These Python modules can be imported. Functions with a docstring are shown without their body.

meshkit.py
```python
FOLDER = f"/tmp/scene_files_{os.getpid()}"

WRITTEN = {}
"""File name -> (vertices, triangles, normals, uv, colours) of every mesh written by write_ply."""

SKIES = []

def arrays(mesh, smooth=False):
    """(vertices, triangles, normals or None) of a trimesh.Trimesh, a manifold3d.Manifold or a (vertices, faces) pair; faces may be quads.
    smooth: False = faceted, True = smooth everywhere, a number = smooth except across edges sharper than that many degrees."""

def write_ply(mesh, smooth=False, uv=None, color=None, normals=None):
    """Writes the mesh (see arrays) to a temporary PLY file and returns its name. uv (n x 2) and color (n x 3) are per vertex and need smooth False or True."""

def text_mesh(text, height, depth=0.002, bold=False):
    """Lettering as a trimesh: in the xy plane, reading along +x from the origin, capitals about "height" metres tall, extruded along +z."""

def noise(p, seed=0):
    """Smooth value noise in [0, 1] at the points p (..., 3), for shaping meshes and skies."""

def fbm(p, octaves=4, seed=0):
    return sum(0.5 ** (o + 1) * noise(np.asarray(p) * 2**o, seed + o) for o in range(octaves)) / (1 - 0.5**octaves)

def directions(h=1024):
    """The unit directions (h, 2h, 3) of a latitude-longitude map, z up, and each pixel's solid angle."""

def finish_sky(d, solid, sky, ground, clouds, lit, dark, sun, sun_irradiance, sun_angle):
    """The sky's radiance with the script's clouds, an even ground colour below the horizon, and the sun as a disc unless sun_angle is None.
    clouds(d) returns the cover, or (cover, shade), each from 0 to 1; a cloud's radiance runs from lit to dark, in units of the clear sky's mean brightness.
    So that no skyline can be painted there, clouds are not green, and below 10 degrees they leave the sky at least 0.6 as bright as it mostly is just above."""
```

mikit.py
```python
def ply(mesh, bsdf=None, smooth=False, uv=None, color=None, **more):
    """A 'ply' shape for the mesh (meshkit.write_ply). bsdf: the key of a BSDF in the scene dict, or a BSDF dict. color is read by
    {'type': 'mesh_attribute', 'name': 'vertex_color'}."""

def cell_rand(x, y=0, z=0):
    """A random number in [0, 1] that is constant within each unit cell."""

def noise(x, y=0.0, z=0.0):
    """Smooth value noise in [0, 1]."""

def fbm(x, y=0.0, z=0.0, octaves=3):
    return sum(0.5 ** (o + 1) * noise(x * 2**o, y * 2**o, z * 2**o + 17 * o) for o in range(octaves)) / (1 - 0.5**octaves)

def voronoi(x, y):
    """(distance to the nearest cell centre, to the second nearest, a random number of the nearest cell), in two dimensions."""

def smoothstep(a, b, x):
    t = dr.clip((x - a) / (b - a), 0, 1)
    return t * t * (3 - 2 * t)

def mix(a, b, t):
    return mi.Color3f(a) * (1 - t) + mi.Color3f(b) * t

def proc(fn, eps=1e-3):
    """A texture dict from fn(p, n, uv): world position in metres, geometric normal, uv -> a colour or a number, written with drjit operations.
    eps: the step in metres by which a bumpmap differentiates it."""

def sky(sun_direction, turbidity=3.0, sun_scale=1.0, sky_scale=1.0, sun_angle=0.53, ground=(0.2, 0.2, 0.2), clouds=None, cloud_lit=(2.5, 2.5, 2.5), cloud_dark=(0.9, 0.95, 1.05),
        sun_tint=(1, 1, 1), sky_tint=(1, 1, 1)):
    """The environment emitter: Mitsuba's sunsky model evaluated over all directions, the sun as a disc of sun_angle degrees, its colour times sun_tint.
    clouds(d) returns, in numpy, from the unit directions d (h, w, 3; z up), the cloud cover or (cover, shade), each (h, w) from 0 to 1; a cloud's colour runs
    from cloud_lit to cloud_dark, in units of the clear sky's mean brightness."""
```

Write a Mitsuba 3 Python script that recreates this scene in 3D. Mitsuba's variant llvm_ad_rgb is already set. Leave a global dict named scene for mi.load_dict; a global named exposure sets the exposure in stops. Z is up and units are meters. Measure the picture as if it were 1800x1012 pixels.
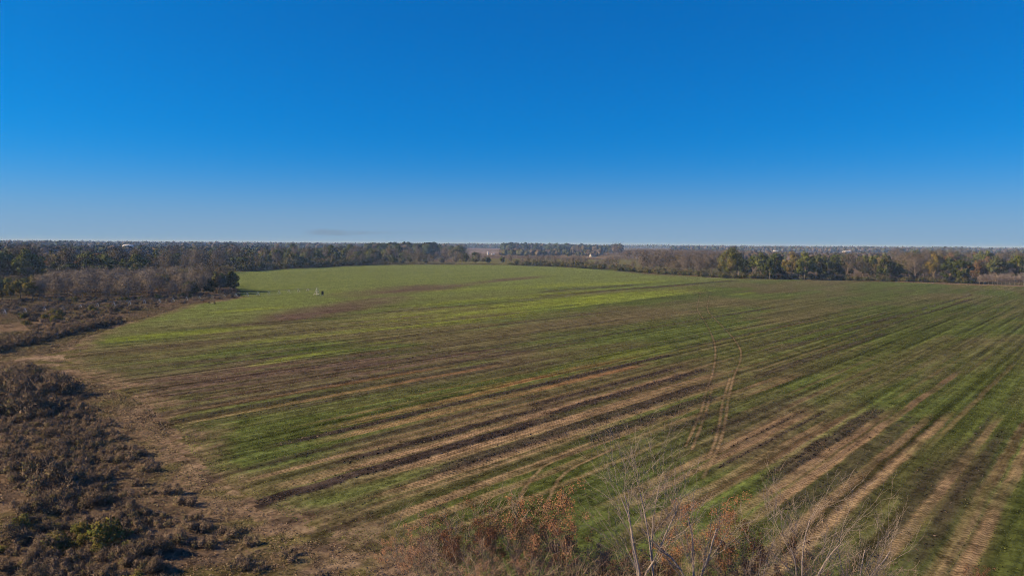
import math
import numpy as np
import trimesh
import shapely
import drjit as dr
import mitsuba as mi
import meshkit
import mikit
from mikit import noise, fbm, smoothstep, cell_rand

T = mi.ScalarTransform4f
scene, labels = {}, {}
exposure = 2.25

# ------------------------------------------------------------------ camera, sky, haze
CAM_H, FOV, PITCH, ROLL = 30.0, 73.7, math.radians(3.69), math.radians(0.41)
FWD = np.array([0, math.cos(PITCH), -math.sin(PITCH)])
R0 = np.array([1.0, 0, 0])
U0 = np.cross(R0, FWD)
RIGHT = math.cos(ROLL) * R0 + math.sin(ROLL) * U0
UP = -math.sin(ROLL) * R0 + math.cos(ROLL) * U0
EYE = np.array([0, 0, CAM_H])
FOC = 900 / math.tan(math.radians(FOV / 2))
scene['camera'] = dict(type='perspective', fov=FOV, fov_axis='x', near_clip=0.5, far_clip=60000.0,
                       to_world=T().look_at(origin=EYE.tolist(), target=(EYE + FWD).tolist(), up=UP.tolist()),
                       medium={'type': 'ref', 'id': 'air'})
scene['air'] = dict(type='homogeneous', albedo={'type': 'rgb', 'value': [0.62, 0.80, 0.96]}, sigma_t={'type': 'rgb', 'value': [6.0e-5, 7.5e-5, 1.1e-4]})
SUN = np.array([-0.88, -0.04, 0.46])
SUN /= np.linalg.norm(SUN)


def horizon_haze(d):
    """The pale veil that thickens towards the horizon all the way round."""
    e = np.degrees(np.arcsin(np.clip(d[..., 2], 0, 1)))
    return 0.76 * np.exp(-(e / 4.1) ** 2), 0.0


scene['sky'] = mikit.sky(SUN.tolist(), turbidity=2.1, sun_scale=1.35, sun_tint=(1.0, 0.92, 0.81), sky_tint=(0.015, 0.42, 0.88), ground=(0.09, 0.085, 0.06), clouds=horizon_haze, cloud_lit=(1.66, 2.32, 3.2))


def at(px, py, z=0.0):
    """The point at height z that the photograph shows at this pixel (of 1800 x 1012)."""
    d = FWD + RIGHT * (px - 900) / FOC - UP * (py - 506) / FOC
    p = EYE + d * (z - CAM_H) / d[2]
    return p[0], p[1]


ROW = math.radians(42.2)
RU, RV = np.array([math.sin(ROW), math.cos(ROW)]), np.array([math.cos(ROW), -math.sin(ROW)])   # along and across the drilled rows

# ------------------------------------------------------------------ helpers


def lin(r, g, b, k=1.0):
    c = np.array([r, g, b]) / 255.0
    return np.where(c < 0.04045, c / 12.92, ((c + 0.055) / 1.055) ** 2.4) * k


def tag(key, label=None, category=None, group=None, kind=None):
    labels[key] = {k: v for k, v in dict(label=label, category=category, group=group, kind=kind).items() if v}


counts = {}


def numbered(name):
    counts[name] = counts.get(name, 0) + 1
    return name if counts[name] == 1 else f'{name}_{counts[name] - 1:03d}'


def diffuse(fn_or_rgb):
    tex = mikit.proc(fn_or_rgb) if callable(fn_or_rgb) else {'type': 'rgb', 'value': list(map(float, fn_or_rgb))}
    return {'type': 'twosided', 'bsdf': {'type': 'diffuse', 'reflectance': tex}}


scene['plant_matter'] = {'type': 'twosided', 'bsdf': {'type': 'diffuse', 'reflectance': {'type': 'mesh_attribute', 'name': 'vertex_color'}}}
scene['galvanised'] = {'type': 'twosided', 'bsdf': {'type': 'principled', 'base_color': {'type': 'rgb', 'value': [0.62, 0.62, 0.60]}, 'roughness': 0.55, 'metallic': 0.3}}
scene['pale_zinc'] = diffuse((0.60, 0.58, 0.55))
scene['weathered_steel'] = diffuse((0.22, 0.20, 0.18))
scene['rubber'] = diffuse((0.03, 0.03, 0.03))
scene['dark_paint'] = diffuse((0.035, 0.03, 0.03))
scene['white_metal'] = diffuse(lambda p, n, uv: mi.Color3f(0.72, 0.71, 0.70) * (0.85 + 0.15 * fbm(p.x * 0.4, p.y * 0.4, p.z * 0.8)))
scene['house_wall'] = diffuse((0.42, 0.40, 0.38))
scene['dark_roof'] = diffuse(lambda p, n, uv: mi.Color3f(0.11, 0.095, 0.085) * (0.8 + 0.4 * fbm(p.x, p.y, p.z * 3)))
scene['pale_roof'] = diffuse((0.55, 0.56, 0.58))
scene['window_dark'] = diffuse((0.05, 0.055, 0.06))


class Mesh:
    def __init__(self):
        self.v, self.f, self.c, self.n, self.m = [], [], [], 0, []

    def add(self, v, f, c, nrm=None):
        v = np.asarray(v, float)
        if nrm is not None:
            self.m.append(nrm)
        c = np.broadcast_to(np.asarray(c, float), (len(v), 3))
        self.v.append(v); self.f.append(np.asarray(f) + self.n); self.c.append(c); self.n += len(v)

    def ply(self, bsdf='plant_matter'):
        v, f, c = np.vstack(self.v), np.vstack(self.f), np.vstack(self.c)
        if self.m:                                   # soft normals that follow the clump a leaf sits on
            path = meshkit.write_ply((v, f), False, color=c, normals=np.vstack(self.m))
            return {'type': 'ply', 'filename': path, 'face_normals': False, 'bsdf': {'type': 'ref', 'id': bsdf}}
        if bsdf == 'plant_matter':
            return mikit.ply((v, f), bsdf, smooth=False, color=c)
        return mikit.ply((v, f), bsdf, smooth=False)


def tube(p, r, sides=4):
    p = np.asarray(p, float); r = np.broadcast_to(r, (len(p),))
    t = np.gradient(p, axis=0); t /= np.linalg.norm(t, axis=1, keepdims=True) + 1e-9
    a = np.cross(t, np.where(np.abs(t[:, 2:]) < 0.9, [0, 0, 1.0], [1.0, 0, 0])); a /= np.linalg.norm(a, axis=1, keepdims=True) + 1e-9
    b = np.cross(t, a); ang = np.arange(sides) * 2 * np.pi / sides
    v = p[:, None] + r[:, None, None] * (np.cos(ang)[None, :, None] * a[:, None] + np.sin(ang)[None, :, None] * b[:, None])
    i, j = np.meshgrid(np.arange(len(p) - 1), np.arange(sides), indexing='ij')
    q = np.stack([i * sides + j, i * sides + (j + 1) % sides, (i + 1) * sides + (j + 1) % sides, (i + 1) * sides + j], -1).reshape(-1, 4)
    return v.reshape(-1, 3), np.vstack([q[:, [0, 1, 2]], q[:, [0, 2, 3]]])


def rand_dirs(rng, n):
    d = rng.normal(size=(n, 3))
    return d / np.linalg.norm(d, axis=1, keepdims=True)


def leaf_quads(rng, pts, size, col, jitter=0.25, aspect=0.6, flat=0.0):
    """Many small folded leaf sprays: one bent quad at each point."""
    n = len(pts)
    a = rand_dirs(rng, n); a[:, 2] *= 1 - flat
    a /= np.linalg.norm(a, axis=1, keepdims=True)
    b = np.cross(a, rand_dirs(rng, n)); b /= np.linalg.norm(b, axis=1, keepdims=True) + 1e-9
    s = (np.broadcast_to(size, (n,)) * rng.uniform(0.6, 1.3, n))[:, None]
    c = np.cross(a, b) * s * 0.15
    v = np.stack([pts - a * s * 0.5, pts + b * s * aspect * 0.5 + c, pts + a * s * 0.5, pts - b * s * aspect * 0.5 + c], 1).reshape(-1, 3)
    i = np.arange(n)[:, None] * 4
    f = np.vstack([i + [0, 1, 2], i + [0, 2, 3]])
    col = np.broadcast_to(np.asarray(col, float), (n, 3)) * rng.uniform(1 - jitter, 1 + jitter, (n, 1)) * rng.uniform(0.93, 1.07, (n, 3))
    return v, f, np.repeat(np.clip(col, 0.005, 0.9), 4, 0)


def twig_tris(rng, pts, dirs, length, width, col, jitter=0.25):
    n = len(pts)
    L = (np.broadcast_to(length, (n,)) * rng.uniform(0.5, 1.3, n))[:, None]
    b = np.cross(dirs, rand_dirs(rng, n)); b /= np.linalg.norm(b, axis=1, keepdims=True) + 1e-9
    w = np.broadcast_to(width, (n,))[:, None]
    v = np.stack([pts - b * w / 2, pts + b * w / 2, pts + dirs * L], 1).reshape(-1, 3)
    f = np.arange(n)[:, None] * 3 + [0, 1, 2]
    col = np.broadcast_to(np.asarray(col, float), (n, 3)) * rng.uniform(1 - jitter, 1 + jitter, (n, 1))
    return v, f, np.repeat(np.clip(col, 0.005, 0.9), 3, 0)


def soft(rng, out, k, mix=0.55):
    """Shading normals leaning out of the crown, k per leaf."""
    o = out / (np.linalg.norm(out, axis=1, keepdims=True) + 1e-9)
    n = o + rand_dirs(rng, len(o)) * mix
    return np.repeat(n / (np.linalg.norm(n, axis=1, keepdims=True) + 1e-9), k, 0)


def limb(rng, p0, d, length, r0, r1, n=5, wander=0.18, lift=0.0):
    pts, d = [np.asarray(p0, float)], np.asarray(d, float)
    for _ in range(n):
        d = d + rng.normal(size=3) * wander + [0, 0, lift]
        d /= np.linalg.norm(d)
        pts.append(pts[-1] + d * length / n)
    return np.array(pts), np.linspace(r0, r1, n + 1), d


# ------------------------------------------------------------------ plant kinds (each a shapegroup with its parts)
MAUVE, GREYBROWN, OLIVE, GREEN, DEEPGREEN = (0.19, 0.168, 0.142), (0.16, 0.13, 0.09), (0.125, 0.12, 0.045), (0.10, 0.118, 0.032), (0.055, 0.07, 0.022)
OLIVE = (0.090, 0.106, 0.040)
RUSSET, YELLOW, PINEGREEN, BARK, PALEBARK = (0.14, 0.092, 0.058), (0.32, 0.25, 0.035), (0.065, 0.088, 0.026), (0.18, 0.15, 0.11), (0.30, 0.25, 0.20)


def kind(name, trunk, crown, crown_name='crown'):
    scene[name] = {'type': 'shapegroup', 'trunk': trunk.ply(), crown_name: crown.ply()}


def broadleaf(name, seed, col, h=16, r=7.5, n=2600, clumps=34, leaf=0.95, base=0.18, second=None, bark=BARK, squash=0.8):
    rng = np.random.default_rng(seed)
    tr, cr = Mesh(), Mesh()
    p, rad, _ = limb(rng, (0, 0, -0.3), (0, 0, 1), h * 0.6, 0.035 * h * 0.6, 0.012 * h, 6, 0.06)
    tr.add(*tube(p, rad, 6), bark)
    c = rand_dirs(rng, clumps); c *= (rng.uniform(0.25, 1, (clumps, 1)) ** 0.5)
    zc = h * (1 + base) / 2; hz = h * (1 - base) / 2
    c = c * [r * 0.85, r * 0.85, hz * 0.88] + [0, 0, zc]
    c[:, :2] *= (1.05 - 0.45 * np.clip((c[:, 2:] - zc) / hz, 0, 1))
    rc = rng.uniform(0.2, 0.36, clumps) * r
    for k in range(0, clumps, 2):
        q = np.array([p[3] * 0.6 + p[2] * 0.4, (p[3] + c[k]) / 2 + [0, 0, 0.4], c[k]])
        tr.add(*tube(q, [0.012 * h, 0.008 * h, 0.003 * h], 4), bark)
    w = np.repeat(np.arange(clumps), rng.multinomial(n, rc ** 2 / (rc ** 2).sum()))
    off = rand_dirs(rng, len(w)) * (rng.uniform(0, 1, (len(w), 1)) ** 0.4) * rc[w, None] * [1, 1, squash]
    cc = np.array(col) * rng.uniform(0.7, 1.3, (clumps, 1))
    if second is not None:
        m = rng.random(clumps) < 0.3
        cc[m] = np.array(second) * rng.uniform(0.8, 1.2, (m.sum(), 1))
    cr.add(*leaf_quads(rng, c[w] + off, leaf, cc[w]), soft(rng, off / rc[w, None] + 0.7 * (c[w] + off - [0, 0, zc]) / [r, r, hz] + [0, 0, .15], 4))
    kind(name, tr, cr)


def pine(name, seed, h=24, r=5.0, n=2000, col=PINEGREEN, clear=0.5, leaf=0.8):
    rng = np.random.default_rng(seed)
    tr, cr = Mesh(), Mesh()
    p, rad, _ = limb(rng, (0, 0, -0.3), (0, 0, 1), h * 0.97, 0.016 * h, 0.004 * h, 8, 0.03)
    tr.add(*tube(p, rad, 6), (0.14, 0.10, 0.075))
    pts, cols, outs = [], [], []
    nb = 30
    for k in range(nb):
        z = h * (clear + (0.97 - clear) * (k / nb) ** 0.9)
        reach = r * (0.35 + 0.65 * math.sin(math.pi * min(1, 0.25 + 0.75 * k / nb))) * rng.uniform(0.5, 1.05)
        a = rng.uniform(0, 2 * math.pi)
        d = np.array([math.cos(a), math.sin(a), rng.uniform(0.1, 0.5)])
        s = np.array([np.interp(z, p[:, 2], p[:, 0]), np.interp(z, p[:, 2], p[:, 1]), z])
        e = s + d * reach
        tr.add(*tube([s, (s + e) / 2 + [0, 0, -0.1], e], [0.1, 0.06, 0.03], 3), (0.12, 0.09, 0.07))
        m = n // nb
        o = rng.normal(size=(m, 3))
        outs.append(o + d * .8 + [0, 0, .4])
        pts.append(e + o * [0.16 * r, 0.16 * r, 0.09 * r] - d * rng.uniform(0, 0.4, (m, 1)) * reach)
        cols.append(np.tile(np.array(col) * rng.uniform(0.7, 1.35), (m, 1)))
    cr.add(*leaf_quads(rng, np.vstack(pts), leaf, np.vstack(cols), aspect=0.45), soft(rng, np.vstack(outs), 4))
    kind(name, tr, cr)


def bare_tree(name, seed, h=14, r=5.5, n=2600, col=MAUVE, bark=(0.17, 0.15, 0.135), leaf_col=None, leaves=0, tw=0.07, low=0.2):
    rng = np.random.default_rng(seed)
    tr, cr = Mesh(), Mesh()
    p, rad, _ = limb(rng, (0, 0, -0.3), (0, 0, 1), h * 0.68, 0.014 * h, 0.004 * h, 7, 0.08)
    tr.add(*tube(p, rad, 5), bark)
    ends = []
    for k in range(26):
        z = h * rng.uniform(low, 0.75)
        s = np.array([np.interp(z, p[:, 2], p[:, 0]), np.interp(z, p[:, 2], p[:, 1]), z])
        a = rng.uniform(0, 2 * math.pi)
        d = np.array([math.cos(a), math.sin(a), rng.uniform(0.5, 1.5)]); d /= np.linalg.norm(d)
        L = r * rng.uniform(0.6, 1.15) * (1.15 - 0.5 * z / h)
        q, rr, dd = limb(rng, s, d, L, 0.006 * h, 0.0018 * h, 4, 0.14, 0.05)
        tr.add(*tube(q, rr, 3), bark)
        ends += [(q[2], dd, L), (q[3], dd, L), (q[4], dd, L)]
        for j in range(3):
            d2 = dd + rng.normal(size=3) * 0.6; d2 /= np.linalg.norm(d2)
            i0 = rng.integers(2, 5)
            q2, r2, d3 = limb(rng, q[i0], d2, L * 0.45, 0.0022 * h, 0.001 * h, 3, 0.15)
            tr.add(*tube(q2, r2, 3), bark)
            ends += [(q2[2], d3, L * 0.5), (q2[3], d3, L * 0.5)]
    e = np.array([x[0] for x in ends]); dd = np.array([x[1] for x in ends]); LL = np.array([x[2] for x in ends])
    w = rng.integers(0, len(e), n)
    d = dd[w] + rng.normal(size=(n, 3)) * 0.55; d /= np.linalg.norm(d, axis=1, keepdims=True)
    q_ = e[w] + rng.normal(size=(n, 3)) * 0.25 * LL[w, None]
    mid = np.array([0, 0, h * .5])
    cr.add(*twig_tris(rng, q_, d, 0.09 * h, tw, col), soft(rng, (q_ - mid) / [r, r, h * .5], 3, .8))
    if leaves:
        w = rng.integers(0, len(e), leaves)
        q_ = e[w] + rng.normal(size=(leaves, 3)) * 0.5
        cr.add(*leaf_quads(rng, q_, 0.5, leaf_col), soft(rng, (q_ - mid) / [r, r, h * .5], 4, .7))
    kind(name, tr, cr, 'twigs')


def shrub(name, seed, h=2.5, r=2.0, n=700, col=GREYBROWN, leaf=0.28, twigs=300, twig_col=GREYBROWN, clumps=10, second=None):
    rng = np.random.default_rng(seed)
    tr, cr = Mesh(), Mesh()
    c = rand_dirs(rng, clumps) * rng.uniform(0.3, 0.9, (clumps, 1)) * [r, r, 0.5 * h]; c[:, 2] = np.abs(c[:, 2]) * 1.2 + 0.22 * h
    rc = rng.uniform(0.25, 0.45, clumps) * min(r, h)
    for k in range(clumps):
        tr.add(*tube([[0.1 * c[k, 0], 0.1 * c[k, 1], -0.2], c[k] * [0.6, 0.6, 0.6], c[k] + [0, 0, rc[k] * 0.6]], [0.018 * h, 0.012 * h, 0.004 * h], 3), (0.11, 0.09, 0.075))
    w = rng.integers(0, clumps, n)
    off = rand_dirs(rng, n) * (rng.uniform(0, 1, (n, 1)) ** 0.4) * rc[w, None]
    cc = np.array(col) * rng.uniform(0.65, 1.35, (clumps, 1))
    if second is not None:
        m = rng.random(clumps) < 0.35
        cc[m] = second
    q = c[w] + off; q[:, 2] = np.maximum(q[:, 2], 0.05)
    cr.add(*leaf_quads(rng, q, leaf, cc[w]), soft(rng, off / rc[w, None] + [0, 0, .55], 4, .4))
    if twigs:
        w = rng.integers(0, clumps, twigs)
        d = rand_dirs(rng, twigs) + [0, 0, 0.9]; d /= np.linalg.norm(d, axis=1, keepdims=True)
        o = rng.normal(size=(twigs, 3))
        cr.add(*twig_tris(rng, c[w] + o * rc[w, None] * 0.5, d, 0.35 * h, 0.02 * h, twig_col), soft(rng, o + d * .5, 3))
    kind(name, tr, cr, 'foliage')


for s in range(3):
    bare_tree(f'kind_mauve_{s}', 10 + s, h=10, r=4.2, n=2200, tw=0.08)
    bare_tree(f'kind_greybare_{s}', 20 + s, h=20, r=7, n=2600, col=(0.13, 0.115, 0.104), tw=0.10, bark=(0.24, 0.20, 0.165))
    bare_tree(f'kind_brownleaf_{s}', 30 + s, h=18, r=7, n=1500, col=(0.125, 0.108, 0.092), leaf_col=(0.105, 0.095, 0.055), leaves=1700, tw=0.09)
    broadleaf(f'kind_olive_{s}', 40 + s, OLIVE, h=18, r=7.5, n=3000, second=(0.105, 0.09, 0.045))
    broadleaf(f'kind_green_{s}', 50 + s, GREEN, h=18, r=7.5, n=3000, second=OLIVE)
    broadleaf(f'kind_darkgreen_{s}', 60 + s, DEEPGREEN, h=15, r=6, n=2200, base=0.05)
    pine(f'kind_pine_{s}', 70 + s)
    shrub(f'kind_hedge_{s}', 80 + s, h=8, r=6, n=900, col=DEEPGREEN, leaf=0.8, twigs=200, clumps=12, second=(0.12, 0.11, 0.045))
    shrub(f'kind_brush_{s}', 90 + s, h=1.8, r=2.3, n=1900, col=(0.128, 0.102, 0.074), leaf=0.16, twigs=800, twig_col=(0.150, 0.122, 0.096), clumps=14, second=(0.105, 0.10, 0.05))
    shrub(f'kind_paleweed_{s}', 100 + s, h=1.3, r=1.8, n=1200, second=(0.135, 0.125, 0.065), col=(0.165, 0.132, 0.10), leaf=0.15, twigs=800, twig_col=(0.19, 0.15, 0.12))
    shrub(f'kind_greenbrush_{s}', 110 + s, h=2.6, r=1.9, n=1100, col=(0.10, 0.115, 0.03), leaf=0.26, twigs=150, second=(0.17, 0.15, 0.045))
bare_tree('kind_orchard_0', 35, h=17, r=9.5, n=1400, col=(0.135, 0.112, 0.10), tw=0.13, low=0.28, bark=(0.22, 0.18, 0.15))
bare_tree('kind_orchard_1', 36, h=17, r=9.5, n=1400, col=(0.135, 0.112, 0.10), tw=0.13, low=0.28, bark=(0.22, 0.18, 0.15))
bare_tree('kind_sapling_0', 37, h=9, r=2.6, n=900, col=(0.25, 0.215, 0.20), tw=0.06, low=0.3, bark=(0.30, 0.26, 0.23))
broadleaf('kind_russet', 120, RUSSET, h=17, r=8, n=2300, second=(0.19, 0.16, 0.05))
broadleaf('kind_golden', 121, (0.135, 0.112, 0.044), h=20, r=8, n=2300, second=(0.13, 0.12, 0.042))
broadleaf('kind_paleolive', 124, (0.17, 0.16, 0.055), h=18, r=7, n=2600, second=(0.21, 0.18, 0.045))
broadleaf('kind_yellow', 122, YELLOW, h=9, r=3, n=900, leaf=0.6, second=OLIVE)
broadleaf('kind_bigoak', 123, (0.105, 0.115, 0.030), h=29, r=14, n=6500, clumps=60, leaf=1.0, base=0.06, second=(0.15, 0.13, 0.036))


def plant(name, kindname, x, y, s=1.0, sz=None, rot=0.0, z=0.0, label=None, category='tree', group=None):
    key = numbered(name)
    scene[key] = {'type': 'instance', 'to_world': T().translate([x, y, z]).rotate([0, 0, 1], rot).scale([s, s, sz or s]), 'g': {'type': 'ref', 'id': kindname}}
    tag(key, label, category, group)
    return key


def scatter(rng, poly, n, dist):
    """Up to n points inside the polygon, no two nearer than dist."""
    P = shapely.Polygon(poly)
    x0, y0, x1, y1 = P.bounds
    out = np.zeros((0, 2))
    for _ in range(40):
        c = rng.uniform([x0, y0], [x1, y1], (4 * n, 2))
        for q in c[shapely.contains_xy(P, c[:, 0], c[:, 1])]:
            if len(out) >= n:
                return out
            if not len(out) or np.min(np.sum((out - q) ** 2, 1)) > dist * dist:
                out = np.vstack([out, q])
    return out


# ------------------------------------------------------------------ ground and field
FIELD = np.array([at(100, 641), at(150, 590), at(210, 570), at(330, 535), at(424, 522), at(415, 500), at(402, 479), at(520, 471.5), at(640, 466.5), at(750, 465), at(900, 466),
                  at(1050, 472), at(1160, 481), at(1250, 487), at(1400, 490.5), at(1560, 494), at(1700, 499), at(1800, 502.5), (450, 545), (330, 300), (170, 120), (90, 60), (46, 52), (8, 56), (-8, 60),
                  at(700, 985), at(560, 945), at(450, 885), at(400, 855), at(330, 800), at(300, 745), at(255, 705), at(170, 665)])
FP = shapely.Polygon(FIELD)
SOFT = FP.buffer(-1.0)


def terrain(x, y):
    p = np.stack([x, y, np.zeros_like(x)], -1)
    out = shapely.distance(FP, shapely.points(x, y))
    near = np.clip(out / 6, 0, 1)
    z = near * (0.6 * (meshkit.fbm(p * [0.11, 0.11, 1], 3, 3) - 0.5) + 0.5 * (meshkit.fbm(p * 0.45, 3, 7) - 0.5)) * (y < 420) + 0.0
    # the drainage ditch at the lower left
    d = np.array([at(150, 880), at(128, 905), at(112, 930), at(122, 970), at(140, 1012), at(150, 1060)])
    L = shapely.LineString(d)
    t = shapely.distance(L, shapely.points(x, y))
    z = z - 0.9 * np.clip(1 - t / 0.95, 0, 1) ** 0.7
    inside = shapely.contains_xy(SOFT, x, y)
    deep = shapely.distance(FP.boundary, shapely.points(x, y))
    return np.where(inside, -0.02 - 0.23 * np.clip(deep / 5 - .6, 0, 1), z - 0.02)


def grid_mesh(xs, ys):
    i, j = np.meshgrid(np.arange(len(xs) - 1), np.arange(len(ys) - 1), indexing='ij')
    a = i * len(ys) + j
    return np.stack([a, a + len(ys), a + len(ys) + 1, a + 1], -1).reshape(-1, 4)


def spaced(*spans):
    """Grid lines: spans of (end, step), starting from the first number."""
    out = [spans[0]]
    for end, step in spans[1:]:
        n = max(1, round((end - out[-1]) / step))
        out += list(out[-1] + (end - out[-1]) * np.arange(1, n + 1) / n)
    return np.array(out)


gx = spaced(-9000.0, (-2000, 700), (-400, 80), (-150, 5), (-60, 1.2), (12, 0.6), (60, 3), (400, 20), (2000, 160), (9000, 700))
gy = spaced(-400.0, (40, 40), (56, 2), (130, 0.6), (250, 1.5), (420, 4), (1000, 30), (3000, 150), (9000, 500))
X, Y = np.meshgrid(gx, gy, indexing='ij')
gv = np.stack([X.ravel(), Y.ravel(), terrain(X.ravel(), Y.ravel())], -1)


LEFT = [at(424, 522), at(330, 535), at(210, 570), at(150, 590), at(100, 641), at(170, 665), at(255, 705), at(300, 745), at(330, 800), at(400, 855), at(450, 885), at(560, 945), at(700, 985)]


def edge_distance(x, y):
    best = mi.Float(1e9)
    for a, b in zip(LEFT[:-1], LEFT[1:]):
        a, ab = [float(q_) for q_ in a], [float(b[0] - a[0]), float(b[1] - a[1])]
        t = dr.clip(((x - a[0]) * ab[0] + (y - a[1]) * ab[1]) / (ab[0] ** 2 + ab[1] ** 2), 0, 1)
        best = dr.minimum(best, dr.square(x - a[0] - ab[0] * t) + dr.square(y - a[1] - ab[1] * t))
    return dr.sqrt(best)


def margin_color(x, y):
    """Trodden dry grass of the strip where the field runs out."""
    c = mikit.mix((0.185, 0.140, 0.100), (0.118, 0.110, 0.050), smoothstep(.42, .62, fbm(x * .2, y * .2, 51.0)))
    c = mikit.mix(c, (0.26, 0.20, 0.14), 0.8 * smoothstep(.52, .7, fbm(x * .33, y * .33, 52.0)))
    return mikit.mix(c, (0.06, 0.047, 0.04), 0.75 * smoothstep(.56, .72, fbm(x * .5 + 9, y * .5, 53.0)))


SAND = [float(q_) for q_ in at(64, 629)]
GLADE = [float(q_) for q_ in at(8, 574)]


def ground_color(p, n, uv):
    big = fbm(p.x * 0.012, p.y * 0.012, 0.0)
    mid = fbm(p.x * 0.12 + 5, p.y * 0.12, 3.0)
    fine = fbm(p.x * 1.7, p.y * 1.7, 7.0)
    near = mikit.mix((0.085, 0.065, 0.049), (0.165, 0.125, 0.092), smoothstep(0.3, 0.75, mid * 0.6 + fine * 0.4))
    near = mikit.mix(near, (0.085, 0.083, 0.03), 0.75 * smoothstep(0.52, 0.68, fbm(p.x * 0.07 + 40, p.y * 0.07, 9.0)))
    near = mikit.mix(near, (0.05, 0.038, 0.03), 0.8 * smoothstep(0.58, 0.75, fbm(p.x * 0.5, p.y * 0.5 + 11, 1.0)))
    far = mikit.mix((0.09, 0.072, 0.056), (0.13, 0.105, 0.078), smoothstep(0.35, 0.65, big))
    far = mikit.mix(far, (0.075, 0.08, 0.035), 0.7 * smoothstep(0.5, 0.6, fbm(p.x * 0.004 + 9, p.y * 0.004, 5.0)))
    near = mikit.mix(near, margin_color(p.x, p.y), dr.clip((9 - edge_distance(p.x, p.y)) / 5, 0, 1))
    sand = smoothstep(1.0, 0.3, dr.sqrt(dr.square((p.x - SAND[0]) / 10) + dr.square((p.y - SAND[1]) / 6)) + 1.6 * (fine - 0.5) + 1.2 * (mid - 0.45))
    near = mikit.mix(near, (0.34, 0.27, 0.21), 0.75 * sand)
    glade = smoothstep(1.1, 0.4, dr.sqrt(dr.square((p.x - GLADE[0]) / 22) + dr.square((p.y - GLADE[1]) / 26)) + 0.7 * (mid - 0.5))
    near = mikit.mix(near, (0.22, 0.165, 0.115), 0.8 * glade)
    grit = dr.clip(0.5 + 1.6 * (0.5 * noise(p.x * 1.3, p.y * 1.3, 71.0) + 0.5 * noise(p.x * 3.7, p.y * 3.7, 72.0) - 0.5), 0, 1)
    return mikit.mix(near, far, smoothstep(350, 600, p.y)) * (0.45 + 0.8 * grit)


scene['ground_soil'] = diffuse(ground_color)
scene['ground'] = mikit.ply((gv, grid_mesh(gx, gy)), 'ground_soil', smooth=True)
tag('ground', 'rough brown weedy ground beyond the field reaching to the horizon', kind='structure')

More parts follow.
